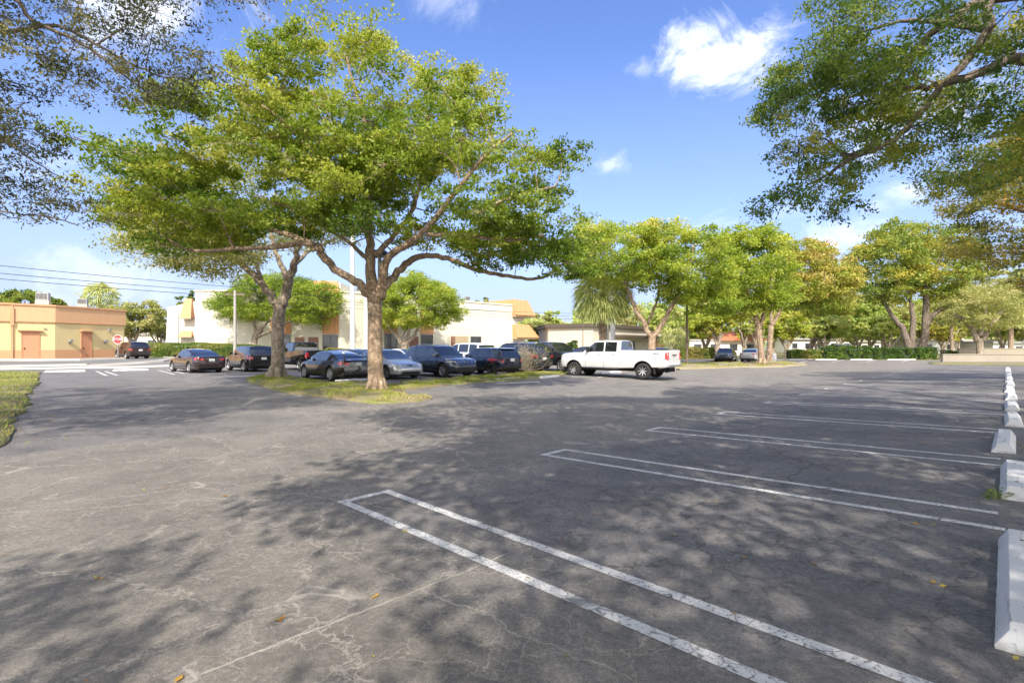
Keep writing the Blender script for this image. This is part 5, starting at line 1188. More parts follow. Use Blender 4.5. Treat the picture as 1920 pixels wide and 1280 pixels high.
    for x in S['handles']:
        for sd in (1, -1):
            zh = zb_ - .13; y = side_y(x, zh) + .012
            MB().box(x - .10, x + .10, sd*y - .016, sd*y + .016, zh - .018, zh + .018).build('door_handle', M['chrome' if S.get('chrome') else paintmat], root, bevel=.008)
    # mirrors
    mx = S['mirror']
    for sd in (1, -1):
        q = MB(); y0 = sd * (wb0 - .02)
        q.hexa([(mx - .05, y0 + sd*.04, zb_ + .02), (mx + .10, y0 + sd*.04, zb_ + .03), (mx + .07, y0 + sd*.26, zb_ + .05), (mx - .05, y0 + sd*.26, zb_ + .05)], [(mx - .05, y0 + sd*.06, zb_ + .17 * S.get('mir', 1)), (mx + .07, y0 + sd*.06, zb_ + .16 * S.get('mir', 1)), (mx + .04, y0 + sd*.24, zb_ + .15 * S.get('mir', 1)), (mx - .05, y0 + sd*.24, zb_ + .15 * S.get('mir', 1))])
        q.build('side_mirror', M[S.get('mirmat') or paintmat], root, smooth='auto', bevel=.015)
    # lights, grille, bumpers, plates : boxes wrapped on the bowed ends
    def patch(nm, mat, end, y0, y1, z0, z1, wrap=0.0, proud=.008, bev=.0, parent=None, nseg=6):
        """a skin piece laid proud on the front (+1) or rear (-1) end; wrap carries it round the corner"""
        q = MB(); P = []
        pts = []
        for i in range(nseg + 1):
            y = y0 + (y1 - y0) * i / nseg; pts.append((y, None))
        def endx(y, z):
            # outermost x where the ring half width at that height still reaches y
            best = 0.30
            for t in np.linspace(.30, .5, 41):
                r_ = ring(end * t); zb2, zt2 = r_[0][1], r_[-1][1]
                if not (zb2 - .01 <= z <= zt2 + .03): continue
                zz = min(max(z, zb2 + .051), zt2 - .001); w_ = r_[1][0]
                for a, b in zip(r_[1:], r_[2:]):
                    if a[1] <= zz <= b[1] and b[1] > a[1]: w_ = a[0] + (b[0] - a[0]) * (zz - a[1]) / (b[1] - a[1])
                if w_ >= abs(y) - .004: best = max(best, t)
            x = end * best * L
            if end > 0 and best > .44: x -= 0.03 * (y / hw) ** 2 * L * .25 * (best - .44) / .06
            if end < 0 and best > .46: x += 0.02 * (y / hw) ** 2 * L * .2
            return x + end * proud
        cols = []
        for y, _ in pts: cols.append([(endx(y, z), y, z) for z in (z0, (z0 + z1) / 2, z1)])
        sgn = 1 if y1 > y0 else -1
        if wrap > 0:
            yl, = [pts[-1][0]]
            for k in range(1, 4):
                d = wrap * k / 3; col = []
                for z in (z0 + (z1 - z0) * .10 * k / 3, (z0 + z1) / 2, z1 - (z1 - z0) * .10 * k / 3):
                    x = cols[len(pts) - 1][1][0] - end * d; xn = x / L
                    r_ = ring(xn); zz = min(max(z, r_[0][1] + .051), r_[-1][1] - .001); w_ = hw
                    for a, b in zip(r_[1:], r_[2:]):
                        if a[1] <= zz <= b[1] and b[1] > a[1]: w_ = a[0] + (b[0] - a[0]) * (zz - a[1]) / (b[1] - a[1])
                    col.append((x, sgn * (w_ + proud), z))
                cols.append(col)
        V_ = [p for c in cols for p in c]; F_ = []
        for i in range(len(cols) - 1):
            for k in range(2): F_.append((i*3+k, (i+1)*3+k, (i+1)*3+k+1, i*3+k+1))
        # thickness towards the body
        n0 = len(V_); V2 = [(p[0] - end * (proud + .03) * (1 if i < len(pts) else .3), p[1] - sgn * (proud + .02) * (0 if i < len(pts) else 1), p[2]) for i, c in enumerate(cols) for p in c]
        F2 = [tuple(n0 + v for v in f[::-1]) for f in F_]; nc = len(cols)
        edge = [i * 3 for i in range(nc)] + [nc*3-2, nc*3-1] + [i * 3 + 2 for i in range(nc - 2, -1, -1)] + [1]
        F3 = [(edge[i], edge[(i+1) % len(edge)], n0 + edge[(i+1) % len(edge)], n0 + edge[i]) for i in range(len(edge))]
        q.add(V_ + V2, F_ + F2 + F3)
        return q.build(nm, M[mat], parent or root, smooth='auto')
    for (nm, mat, end, y0, y1, z0, z1, wrap, proud) in S['patches']:
        if y0 == 'c': patch(nm, mat, end, -y1, y1, z0, z1, 0, proud, nseg=8)
        else:
            for sd in (1, -1): patch(nm, mat, end, sd*y0, sd*y1, z0, z1, wrap, proud)
    if plate:
        z = S.get('platez', .75); 
        patch('licence_plate', 'plate', -1, -.155, .155, z - .075, z + .075, 0, .02, nseg=2)
    for fn in S.get('extra', []): fn(root, paintmat, dict(hw=hw, L=L, side_y=side_y, zb=zb_, wt=wb0 - tum, H=H, xf=xf, xr=xr, ra=ra, R=R))
    return root

def roof_rails(root, pm, q):
    for sd in (1, -1):
        y = sd * (q['wt'] - .10); z = q['zb'] + q['H']
        MB().tube([(q['rl'][0] if 'rl' in q else -1.3, y, z - .01), (-1.2, y, z + .05), (.1, y, z + .055), (.25, y, z - .0)], .016, 6).build('roof_rail', M['chrome'], root, smooth=True)
def arch_trim(root, pm, q):
    for x in (q['xf'], q['xr']):
        for sd in (1, -1):
            m_ = MB(); vs = []; n = 20
            for i in range(n + 1):
                a = math.pi * (1.08 - 1.16 * i / n); 
                for rr in (q['ra'] - .005, q['ra'] + .06):
                    X = x + math.cos(a) * rr; Z = q['R'] + .01 + math.sin(a) * rr; Y = q['side_y'](X, min(max(Z, .25), q['zb'] - .02))
                    vs += [(X, sd * (Y + .012), Z), (X, sd * (Y - .03), Z)]
            fs = []
            for i in range(n):
                b, c = i * 4, (i + 1) * 4
                fs += [(b, c, c + 2, b + 2), (b + 2, c + 2, c + 3, b + 3), (b + 3, c + 3, c + 1, b + 1), (b + 1, c + 1, c, b)]
            m_.add(vs, fs).build('arch_trim', M['black'], root, smooth='auto')
def spoiler(root, pm, q):
    m_ = MB(); z = .995; x = -q['L'] / 2 + .16
    m_.hexa([(x - .08, -.66, z + .13), (x + .12, -.64, z + .11), (x + .12, .64, z + .11), (x - .08, .66, z + .13)], [(x - .09, -.66, z + .16), (x + .12, -.64, z + .135), (x + .12, .64, z + .135), (x - .09, .66, z + .16)])
    for sd in (1, -1): m_.box(x - .03, x + .08, sd * .60 - .02, sd * .60 + .02, z - .03, z + .13)
    m_.build('spoiler', M[pm], root, bevel=.008)
def roof_spoiler(root, pm, q):
    z = q['zb'] + q['H'] - .01; m_ = MB(); x = -q['L'] / 2 + .30
    m_.hexa([(x - .10, -.52, z - .06), (x + .25, -.55, z - .02), (x + .25, .55, z - .02), (x - .10, .52, z - .06)], [(x - .10, -.52, z - .03), (x + .25, -.55, z + .015), (x + .25, .55, z + .015), (x - .10, .52, z - .03)])
    m_.build('roof_spoiler', M[pm], root, bevel=.01)

def sedan_spec(L=4.6, W=1.80, H=1.43, R=.33, wb=2.7, fo=.92, belt=.94, deck=1.02, fast=0.0, front='c', rear='w', **k):
    h = L / 2
    return dict(dict(L=L, W=W, R=R, wb=wb, fo=fo, clear=.20, belt=belt, tw=.22,
        top=[(-.5, deck - .10), (-.485, deck - .02), (-.46, deck), (-.36, deck - .01), (-.2, belt), (.18, belt), (.24, belt), (.36, belt - .08), (.44, belt - .17), (.475, belt - .26), (.5, belt - .40)],
        gh=[(-h * .80, belt + .03), (-h * .66, belt + .16), (-h * .50 - fast, belt + .31), (-h * .30, H - .06), (-h * .14, H - .01), (0.0, H), (h * .12, H - .015), (h * .22, H - .07), (h * .36, belt + .25), (h * .52, belt + .06), (h * .60, belt)],
        ws=(h * .20, h * .57), bw=(-h * .75, -h * .30), win=[(-h * .52, -h * .37), (-h * .35, -h * .02), (h * .01, h * .40)],
        seams=[-h * .36, -h * .005, h * .42], handles=[-h * .26, h * .09], mirror=h * .36, ghw=.885,
        patches=[('headlight', 'lamp', 1, .48, .80, belt - .33, belt - .19, .30, .006), ('grille', 'black', 1, 'c', .42, belt - .42, belt - .25, 0, .008), ('lower_grille', 'black', 1, 'c', .58, .26, .38, 0, .008),
                 ('tail_light', 'redlamp', -1, .46, .78, deck - .24, deck - .08, .28, .008), ('rear_bumper_insert', 'black', -1, 'c', .66, .30, .40, 0, .01)], platez=.80), **k)
def suv_spec(L=4.65, W=1.88, H=1.68, R=.365, wb=2.75, fo=.93, belt=1.08, hood=1.04, **k):
    h = L / 2
    return dict(dict(L=L, W=W, R=R, wb=wb, fo=fo, clear=.24, belt=belt, tw=.24, arch=.06,
        top=[(-.5, belt - .06), (-.48, belt), (-.2, belt), (.18, belt), (.26, hood), (.38, hood - .04), (.45, hood - .11), (.482, hood - .20), (.5, hood - .38)],
        plan=[(-.5, .86), (-.485, .93), (-.45, .97), (-.38, .99), (-.2, 1), (.2, 1), (.36, .985), (.43, .95), (.475, .88), (.495, .76), (.5, .70)],
        gh=[(-h * .985, belt), (-h * .955, belt + .10), (-h * .86, belt + .45), (-h * .80, H - .05), (-h * .6, H - .01), (-h * .2, H), (h * .08, H - .02), (h * .18, H - .08), (h * .34, belt + .24), (h * .47, belt + .03), (h * .50, belt - .005)],
        ws=(h * .16, h * .48), bw=(-h * .965, -h * .835), win=[(-h * .80, -h * .50), (-h * .46, -h * .06), (-h * .02, h * .36)], wideback=True,
        seams=[-h * .46, -h * .04, h * .38], handles=[-h * .36, h * .05], mirror=h * .30, ghw=.90, tumble=.15,
        patches=[('headlight', 'lamp', 1, .50, .84, hood - .30, hood - .18, .28, .006), ('grille', 'black', 1, 'c', .46, hood - .36, hood - .17, 0, .01), ('lower_grille', 'black', 1, 'c', .66, .30, .46, 0, .01),
                 ('tail_light', 'redlamp', -1, .66, .88, belt - .26, belt - .04, .22, .008), ('rear_bumper_insert', 'black', -1, 'c', .74, .34, .52, 0, .012)], platez=.86), **k)

P_ = {'black': (0.006, 0.006, 0.007), 'navy': (0.010, 0.016, 0.035), 'silver': (0.55, 0.56, 0.55), 'white': (0.62, 0.62, 0.62), 'slate': (0.035, 0.048, 0.075), 'maroon': (0.018, 0.008, 0.008), 'grey': (0.035, 0.037, 0.04), 'ltblue': (0.20, 0.36, 0.52), 'pearl': (0.60, 0.58, 0.57)}
for k_, c_ in P_.items(): M['paint_' + k_] = paint('paint_' + k_, c_, .45 if k_ in ('silver', 'slate', 'ltblue', 'grey') else .05)
nV = (-0.7165, 0.6976); mV = (0.7165, -0.6976); pU = (0.6976, 0.7165); mU = (-0.6976, -0.7165)
def ground_at(px, D, dz=0.0):
    a = at(px, D); return (a[0], a[1], a[2] + dz)

cherokee = suv_spec(4.62, 1.86, 1.68, .365, 2.70, .92, extra=[roof_rails, arch_trim], spokes=5)
cherokee['patches'] = [('headlight', 'lamp', 1, .56, .84, .80, .87, .30, .008), ('running_light', 'lamp', 1, .58, .82, .925, .965, .30, .008), ('lower_grille', 'black', 1, 'c', .70, .34, .56, 0, .012), ('skid_plate', 'alloy', 1, 'c', .45, .30, .34, 0, .03), ('grille', 'black', 1, 'c', .50, .76, .94, 0, .006)] + \
    [('grille_slot', 'chrome', 1, y, y + .045, .765, .935, 0, .016) for y in (.055, .185, .315, .445)] + [('tail_light', 'redlamp', -1, .55, .86, .84, 1.02, .26, .008)]
camry = sedan_spec(4.80, 1.82, 1.46, .335, 2.78, .95, spokes=7)
camry['patches'] = [('headlight', 'lamp', 1, .50, .80, .60, .76, .36, .008), ('grille', 'black', 1, 'c', .36, .63, .72, 0, .008), ('grille_bar', 'chrome', 1, 'c', .38, .72, .745, 0, .014), ('grille_bar', 'chrome', 1, 'c', .34, .665, .68, 0, .014), ('lower_grille', 'black', 1, 'c', .50, .27, .39, 0, .012), ('fog_lamp', 'lamp', 1, .60, .70, .34, .41, 0, .012), ('tail_light', 'redlamp', -1, .46, .78, .78, .94, .28, .008)]
car('sedan', 'black sedan with a boot spoiler and deep silver rims behind the pale island tree', 'car', sedan_spec(4.75, 1.80, 1.40, .34, 2.80, .86, spokes=10, rim=.255, extra=[spoiler], deck=1.0), ground_at(627, 25.2), nV, 'paint_black', rim='alloy')
car('sedan', 'silver sedan facing the lot just right of the large tree trunk', 'car', camry, ground_at(722, 26.6), mV, 'paint_silver', plate=False, glass='glassl')
car('suv', 'slate blue SUV with a seven slot grille facing the lot beside the silver sedan', 'car', cherokee, ground_at(824, 28.0), mV, 'paint_slate', rim='alloy', plate=False, cladding='black')
car('suv', 'black compact SUV with black rims seen from behind, left of the dead shrub', 'car', suv_spec(4.40, 1.80, 1.54, .36, 2.65, .90, belt=1.0, hood=.98, extra=[arch_trim, roof_spoiler], spokes=5), ground_at(911, 30.2), nV, 'paint_navy', rim='gunmetal', cladding='black')
car('suv', 'large dark grey SUV parked behind the tangled dead shrub', 'car', suv_spec(5.2, 1.98, 1.86, .39, 3.0, .95, belt=1.20, hood=1.18, extra=[roof_rails]), ground_at(966, 34.0), nV, 'paint_grey')
car('sedan', 'dark red black sedan alone at the left beside the short stripes', 'car', sedan_spec(4.85, 1.84, 1.46, .34, 2.80, .95, spokes=10), ground_at(368, 32.5), (-0.78, 0.62), 'paint_maroon')
car('suv', 'black SUV seen from behind left of the pale island tree', 'car', suv_spec(4.70, 1.90, 1.66, .37, 2.85, .88, spokes=5), ground_at(470, 34.0), (-0.72, 0.69), 'paint_black')
car('suv', 'dark brown black SUV parked beside the orange building near the stop sign', 'car', suv_spec(4.7, 1.88, 1.68, .37, 2.75, .9), ground_at(248, 51.0), (-0.80, 0.60), 'paint_maroon')
car('sedan', 'dark sedan whose roof shows behind the black spoiler sedan', 'car', sedan_spec(4.6, 1.8, 1.42), ground_at(640, 39.5), nV, 'paint_black')
car('sedan', 'dark blue sedan mostly hidden by the large tree trunk', 'car', sedan_spec(4.6, 1.8, 1.46), ground_at(668, 33.0), nV, 'paint_slate')
car('sedan', 'pearl white sedan with red tail lights behind the silver sedan', 'car', sedan_spec(4.7, 1.82, 1.46), ground_at(752, 40.0), nV, 'paint_pearl')
car('suv', 'long white SUV parked behind the slate blue SUV', 'car', suv_spec(5.2, 2.0, 1.88, .39, 3.0, .95, belt=1.18, hood=1.15), ground_at(874, 37.5), nV, 'paint_white')
car('sedan', 'light blue car whose roof shows left of the white pickup hood', 'car', sedan_spec(4.5, 1.78, 1.48), ground_at(1063, 47.0), mV, 'paint_ltblue', glass='glassl')
car('suv', 'dark grey car behind the hood of the white pickup', 'car', suv_spec(4.5, 1.82, 1.62), ground_at(1100, 42.0), nV, 'paint_grey')
car('sedan', 'light blue car seen over the bed of the white pickup', 'car', sedan_spec(4.5, 1.78, 1.5), ground_at(1240, 56.0), mU, 'paint_ltblue', glass='glassl')
car('sedan', 'black sedan facing the camera on the far side of the mulch bed', 'car', sedan_spec(4.9, 1.86, 1.45), ground_at(1361, 55.5), (-0.50, -0.87), 'paint_black', plate=False)
car('sedan', 'silver white fastback sedan right of the far black sedan', 'car', sedan_spec(4.7, 1.85, 1.42, fast=.15), ground_at(1412, 55.5), (0.62, 0.78), 'paint_pearl')
car('suv', 'white van roof seen over the far dark hedge', 'car', suv_spec(5.0, 1.95, 2.0, belt=1.2, hood=1.15), ground_at(1566, 76.0), (-1, .1), 'paint_white')

# pickups
def pickup_spec(L, W, H, R, wb, fo, belt, hood, bed, cab, **k):
    """cab = (rear x, roof rear x, roof front x, cowl x)"""
    h = L / 2; c0, c1, c2, c3 = cab
    n = lambda x: x / L
    return dict(dict(L=L, W=W, R=R, wb=wb, fo=fo, clear=.46, belt=belt, tw=.28, arch=.10, shoulder=.955,
        top=[(-.5, bed - .01), (-.495, bed), (n(c0) - .006, bed), (n(c0) + .002, belt), (n(c3) - .05, belt), (n(c3), hood), (.38, hood - .03), (.455, hood - .08), (.485, hood - .16), (.5, hood - .42)],
        bot=[(-.5, .62), (-.47, .58), (n(c0), .50), (n(c0) + .02, .46), (.40, .46), (.47, .48), (.5, .55)],
        plan=[(-.5, .96), (-.49, .985), (-.45, 1), (.30, 1), (.42, .985), (.47, .95), (.492, .88), (.5, .82)],
        gh=[(c0, belt), (c0 + .05, belt + .16), (c1 - .03, H - .08), (c1 + .08, H - .02), ((c1 + c2) / 2, H), (c2 - .15, H - .02), (c2, H - .07), (c2 + (c3 - c2) * .55, belt + .25), (c3 - .05, belt + .03), (c3, belt - .01)],
        ws=(c2 - .02, c3 - .06), bw=(c0 + .03, c1 - .03), win=k.pop('win'), wideback=False,
        seams=k.pop('seams'), handles=k.pop('handles'), mirror=c3 - .42, mir=1.9, mirmat='black', ghw=.905, tumble=.15,
        patches=[('headlight', 'lamp', 1, .60, .92, hood - .42, hood - .14, .22, .006), ('grille', k.pop('grille', 'black'), 1, 'c', .58, hood - .44, hood - .12, 0, .02), ('front_bumper', k.pop('fbump', 'chrome'), 1, 'c', .95, .52, .70, 0, .06),
                 ('tail_light', 'redlamp', -1, .80, .96, bed - .50, bed - .12, .12, .012), ('rear_bumper', 'chrome', -1, 'c', .94, .56, .74, 0, .12)], platez=.66), **k)
def bed_parts(root, pm, q):
    sp = q
    MB().box(-q['L']/2 + .06, bedc, -q['hw'] * .86, q['hw'] * .86, bedz + .012, bedz + .03).build('bed_cover', M['black'], root, bevel=.005)
    for x in (q['xf'], q['xr']): pass
M['fx'] = plain('badge_red', (0.25, 0.02, 0.02), .5); M['fxb'] = plain('badge_dark', (0.03, 0.03, 0.03), .5)
def text_obj(name, txt, size, mat, M4, parent=None, ext=0.002):
    cu = bpy.data.curves.new(name, 'FONT'); cu.body = txt; cu.size = size; cu.extrude = ext; cu.align_x = 'CENTER'; cu.align_y = 'CENTER'
    to = bpy.data.objects.new('t', cu); COL.objects.link(to); dg = bpy.context.evaluated_depsgraph_get(); dg.update()
    me = bpy.data.meshes.new_from_object(to.evaluated_get(dg)); bpy.data.objects.remove(to)
    me.transform(M4); me.materials.clear(); me.materials.append(M[mat]); me.name = name
    return link(bpy.data.objects.new(name, me), parent)
def rot_side(sd, x, y, z):
    # text readable from the side sd (+1 left side of the car)
    if sd > 0: R3 = Matrix(((-1, 0, 0), (0, 0, 1), (0, 1, 0)))
    else: R3 = Matrix(((1, 0, 0), (0, 0, -1), (0, 1, 0)))
    m4 = R3.to_4x4(); m4.translation = (x, y, z); return m4
def pickup_extras(root, pm, q):
    h = q['L'] / 2
    MB().box(-h + .05, -h + q['L'] * .30, -q['hw'] * .88, q['hw'] * .88, 1.492, 1.512).build('bed_cover', M['black'], root, bevel=.004)
    for sd in (1, -1):
        MB().tube([(-.55, sd * (q['hw'] + .02), .50), (1.65, sd * (q['hw'] + .02), .50)], .055, 8).build('running_board', M['black'], root, smooth=True)
        text_obj('bed_badge', '4x4', .19, 'fxb', rot_side(sd, -h + .62, sd * (q['side_y'](-h + .62, 1.28) + .004), 1.30), root)
        MB().box(q['xr'] - .62, q['xr'] - .58, sd * (q['hw'] - .28), sd * (q['hw'] - .02), .26, .62).build('mud_flap', M['black'], root) if sd else 0
    MB().box(-h * .96, h * .9, -.45, .45, .36, .56).build('frame_rail', M['dark'], root)
    MB().tube([(q['xr'], -.8, .42), (q['xr'], .8, .42)], .07, 8).build('axle', M['dark'], root)
    MB().tube([(q['xf'], -.8, .42), (q['xf'], .8, .42)], .06, 8).build('axle', M['dark'], root)
    MB().box(-h - .02, -h + .0, -.28, .28, 1.20, 1.26).build('tailgate_handle', M['black'], root, bevel=.006)
    MB().tube([(-h - .1, 0, .50), (-h - .26, 0, .50)], .035, 8).build('tow_hitch', M['black'], root)
f250 = pickup_spec(6.35, 2.03, 2.02, .415, 4.06, .97, 1.36, 1.36, 1.49, (-.62, -.50, 1.02, 1.72), spokes=8, rim=.26,
    win=[(-.36, .32), (.40, 1.42)], seams=[-.62, .36, 1.46], handles=[-.22, .62], chrome=True, extra=[pickup_extras], fbump='chrome', grille='chrome')
# wheels of the side seen touch the ground at these two pixels
wr = gp(1205, 709.5); wf = gp(1081, 704.5); hd = Vector((wf[0] - wr[0], wf[1] - wr[1], 0)).normalized()
hd = (Vector((-0.80, 0.60, 0))).normalized(); lft = Vector((-hd.y, hd.x, 0))
xr_ = 6.35 / 2 - .97 - 4.06
wrv = Vector(at(1206, 26.2)); cpos = wrv - lft * (2.03 / 2 - .12) - hd * xr_
car('pickup_truck', 'white four door pickup truck parked across the end of the grass strip', 'pickup truck', f250, (cpos.x, cpos.y, float(gz(cpos.x, cpos.y))), (hd.x, hd.y), 'paint_white', glass='glass', rim='chrome')
f150 = pickup_spec(5.9, 2.02, 1.92, .40, 3.68, .95, 1.28, 1.26, 1.38, (-.72, -.58, .86, 1.52), spokes=6,
    win=[(-.44, .16), (.24, 1.2)], seams=[-.68, .2, 1.3], handles=[-.3, .4], chrome=True, grille='black', fbump='black')
car('pickup_truck', 'dark grey pickup facing the camera just left of the white pickup', 'pickup truck', f150, ground_at(1030, 35.0), (0.66, -0.75), 'paint_grey', plate=False)
tun = pickup_spec(5.8, 2.03, 1.93, .40, 3.70, .93, 1.28, 1.24, 1.36, (-.70, -.58, .95, 1.6), spokes=6,
    win=[(-.44, .22), (.30, 1.25)], seams=[-.66, .26, 1.34], handles=[-.28, .48])
car('pickup_truck', 'black pickup seen from behind right of the pale island tree', 'pickup truck', tun, ground_at(568, 35.5), (-0.70, 0.714), 'paint_black')
#--PART5
# ---------------------------------------------------------------- buildings
M['wall_yellow'] = stucco('wall_yellow', (0.64, 0.51, 0.26)); M['wall_orange'] = stucco('wall_orange', (0.58, 0.32, 0.17)); M['wall_peach'] = stucco('wall_peach', (0.62, 0.37, 0.20))
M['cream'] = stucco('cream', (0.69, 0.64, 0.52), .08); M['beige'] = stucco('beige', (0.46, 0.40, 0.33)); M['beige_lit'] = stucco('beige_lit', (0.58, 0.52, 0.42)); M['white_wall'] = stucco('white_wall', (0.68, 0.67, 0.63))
M['rib'] = ribbed('ribbed_orange', (0.60, 0.30, 0.14), 0, 18); M['mansard'] = ribbed('mansard_orange', (0.64, 0.29, 0.13), 0, 9)
M['door_orange'] = plain('door_orange', (0.55, 0.26, 0.14), .6); M['door_brown'] = plain('door_brown', (0.26, 0.13, 0.09), .6); M['fascia'] = plain('fascia_brown', (0.09, 0.07, 0.055), .7); M['tile'] = ribbed('roof_tile', (0.50, 0.17, 0.08), 0, 16)
M['winglass'] = NT('window_glass').bsdf((0.05, 0.055, 0.06), 0.08, Specular_IOR_Level=0.7).id_data and bpy.data.materials['window_glass']
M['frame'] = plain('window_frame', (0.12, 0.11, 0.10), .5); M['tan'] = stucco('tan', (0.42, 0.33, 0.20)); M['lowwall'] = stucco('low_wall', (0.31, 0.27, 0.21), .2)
M['signred'] = plain('sign_red', (0.55, 0.03, 0.03), .5); M['signwhite'] = plain('sign_white', (0.75, 0.75, 0.75), .5)
class Wall:
    """a straight wall seen from its right hand side; positions along it are found from picture columns"""
    def __init__(s, a, b):
        s.o = np.array(a[:2], float); d = np.array(b[:2], float) - s.o; s.L = np.linalg.norm(d); s.d = d / s.L; s.M = frame((s.o[0], s.o[1], 0), s.d)
    def t(s, px):
        k = (px - CX) / F; return (k * s.o[1] - s.o[0]) / (s.d[0] - k * s.d[1])
    def D(s, px): return s.o[1] + s.t(px) * s.d[1]
    def z(s, px, py): return CH - (py - HY) / F * s.D(px)
def wpart(wall, root, b, name, mat, t0, t1, n0, n1, z0, z1, bevel=0):
    Mx = Matrix.Translation((-b[0], -b[1], -b[2])) @ wall.M
    return MB().box(t0, t1, n0, n1, z0, z1).build(name, M[mat], root, M=Mx, bevel=bevel)
def window(wall, root, b, t0, t1, z0, z1, n=1, name='window', glass='winglass', fr='frame', sill=True):
    Mx = Matrix.Translation((-b[0], -b[1], -b[2])) @ wall.M
    q = MB(); w = .07
    q.box(t0, t1, .005, .06, z0, z0 + w).box(t0, t1, .005, .06, z1 - w, z1)
    for i in range(n + 1):
        x = t0 + (t1 - t0) * i / n; x = min(max(x, t0 + w / 2), t1 - w / 2); q.box(x - w / 2, x + w / 2, .006, .058, z0 + w, z1 - w)
    f = q.build(name, M[fr], root, M=Mx)
    MB().box(t0 + .03, t1 - .03, .004, .03, z0 + .03, z1 - .03).build('pane', M[glass], f, M=Mx)
    if sill: MB().box(t0 - .08, t1 + .08, .004, .11, z0 - .09, z0 - .002).build('sill', M['concrete'], f, M=Mx)
    return f
def door(wall, root, b, t0, t1, z0, z1, mat, handle=True, plates=0):
    Mx = Matrix.Translation((-b[0], -b[1], -b[2])) @ wall.M
    q = MB(); q.box(t0 - .09, t0, .004, .07, z0, z1 + .09).box(t1, t1 + .09, .004, .07, z0, z1 + .09).box(t0, t1, .004, .07, z1, z1 + .09)
    q.build('door_frame', M[mat], root, M=Mx)
    q = MB().box(t0 + .005, t1 - .005, .004, .045, z0 + .01, z1 - .005)
    if plates:
        for k in range(3): q.box(t0 + .15, t1 - .15, .045, .055, z0 + .35 + k * .62, z0 + .42 + k * .62)
    d = q.build('door', M[mat], root, M=Mx)
    if handle: MB().box(t0 + .10, t0 + .16, .045, .11, z0 + .95, z0 + 1.12).build('handle', M['gunmetal'], d, M=Mx)

# orange and yellow building
C0 = np.array(at(103, 50)[:2]); d1 = np.array((.68, .733)); d2 = np.array((.24, .971)); A0 = C0 - d1 * 16; B0 = C0 + d2 * 6.95
WL = Wall(A0, C0); WC = Wall(C0, B0); gb = 0.40; b = (float(C0[0]), float(C0[1]), gb)
ob = empty('shop_building', 'single storey yellow and orange stucco building with a chamfered corner at the left edge', 'building', b)
foot = [A0, C0, B0, B0 + np.array((-9, 3)), A0 + np.array((-14, 12))]
def offs(poly, e):
    c = np.mean(poly, axis=0); out = []
    n = len(poly)
    for i in range(n):
        p0, p1, p2 = poly[i - 1], poly[i], poly[(i + 1) % n]
        a = (p1 - p0) / np.linalg.norm(p1 - p0); c2 = (p2 - p1) / np.linalg.norm(p2 - p1); n1 = np.array((a[1], -a[0])); n2 = np.array((c2[1], -c2[0])); m = n1 + n2; m = m / (m @ n1)
        out.append(p1 + m * e)
    return out
Mb = Matrix.Translation((-b[0], -b[1], -b[2]))
MB().prism(foot, gb - .4, 4.12).build('wall', M['wall_yellow'], ob, M=Mb)
MB().prism(offs(foot, .03), gb - .41, 1.30).build('wainscot', M['wall_orange'], ob, M=Mb)
MB().prism(offs(foot, .10), 4.08, 5.55).build('parapet', M['wall_peach'], ob, M=Mb)
MB().prism(offs(foot, .20), 5.55, 5.72).build('coping', M['wall_orange'], ob, M=Mb)
MB().prism(offs(foot, .14), 3.98, 4.08).build('band', M['wall_orange'], ob, M=Mb)
door(WL, ob, b, WL.t(42), WL.t(72), gb, 2.95, 'door_orange'); wpart(WL, ob, b, 'door_hood', 'wall_orange', WL.t(33), WL.t(80), .03, .35, 3.12, 3.20)
door(WC, ob, b, WC.t(153), WC.t(170), gb, 3.05, 'door_orange', plates=1); wpart(WC, ob, b, 'door_hood', 'wall_orange', WC.t(149), WC.t(173), .03, .45, 3.20, 3.28)
tx = (WC.t(153) + WC.t(170)) / 2; Mt = Mb @ WC.M @ Matrix(((1, 0, 0, tx), (0, 0, -1, 0), (0, 1, 0, 0), (0, 0, 0, 1)))
Mt = Mb @ WC.M @ Matrix.Translation((tx, .062, 2.62)) @ Matrix(((1, 0, 0, 0), (0, 0, 1, 0), (0, 1, 0, 0), (0, 0, 0, 1)))
for px in (129, 196):
    t = WC.t(px); z = WC.z(px, 643)
    q = MB(); q.box(t - .10, t + .10, .0, .12, z - .05, z + .28).box(t - .16, t + .16, .10, .42, z + .12, z + .34); q.build('wall_lamp', M['metal'], ob, M=Mb @ WC.M, bevel=.03)
wpart(WL, ob, b, 'downpipe', 'wall_orange', WL.t(20), WL.t(24), .02, .16, gb, 5.6); wpart(WL, ob, b, 'downpipe', 'wall_orange', WL.t(19), WL.t(25.5), .12, .24, 3.6, 5.3)
wpart(WC, ob, b, 'wall_vent', 'metal', WC.t(202), WC.t(205), .0, .2, 3.3, 3.6); wpart(WL, ob, b, 'wall_vent', 'metal', WL.t(81), WL.t(86), .0, .14, 3.35, 3.45)
def ac_unit(label, px, py0, py1, wpx, D, grp='rooftop air conditioners'):
    p = atz(px, py1, D); w = wpx / F * D; h = (py1 - py0) / F * D; r = empty('air_conditioner', label, 'air conditioner', (p[0], p[1], p[2]), .5, grp)
    MB().box(-w/2, w/2, -w*.4, w*.4, h*.18, h).build('case', M['metal'], r, bevel=.02)
    q = MB(); [q.box(-w*.44 + k * w*.88/9 , -w*.44 + k*w*.88/9 + w*.04, -w*.4 - .03, -w*.4, h*.28, h*.9) for k in range(9)]; q.build('grille', M['gunmetal'], r)
    MB().box(-w*.55, w*.55, -w*.42, -w*.34, -.4, h*.18).box(-w*.55, w*.55, w*.34, w*.42, -.4, h*.18).build('stand', M['concrete'], r)
ac_unit('grey rooftop air conditioner on the orange building, nearer to the left edge', 81, 549, 566, 18, 57)
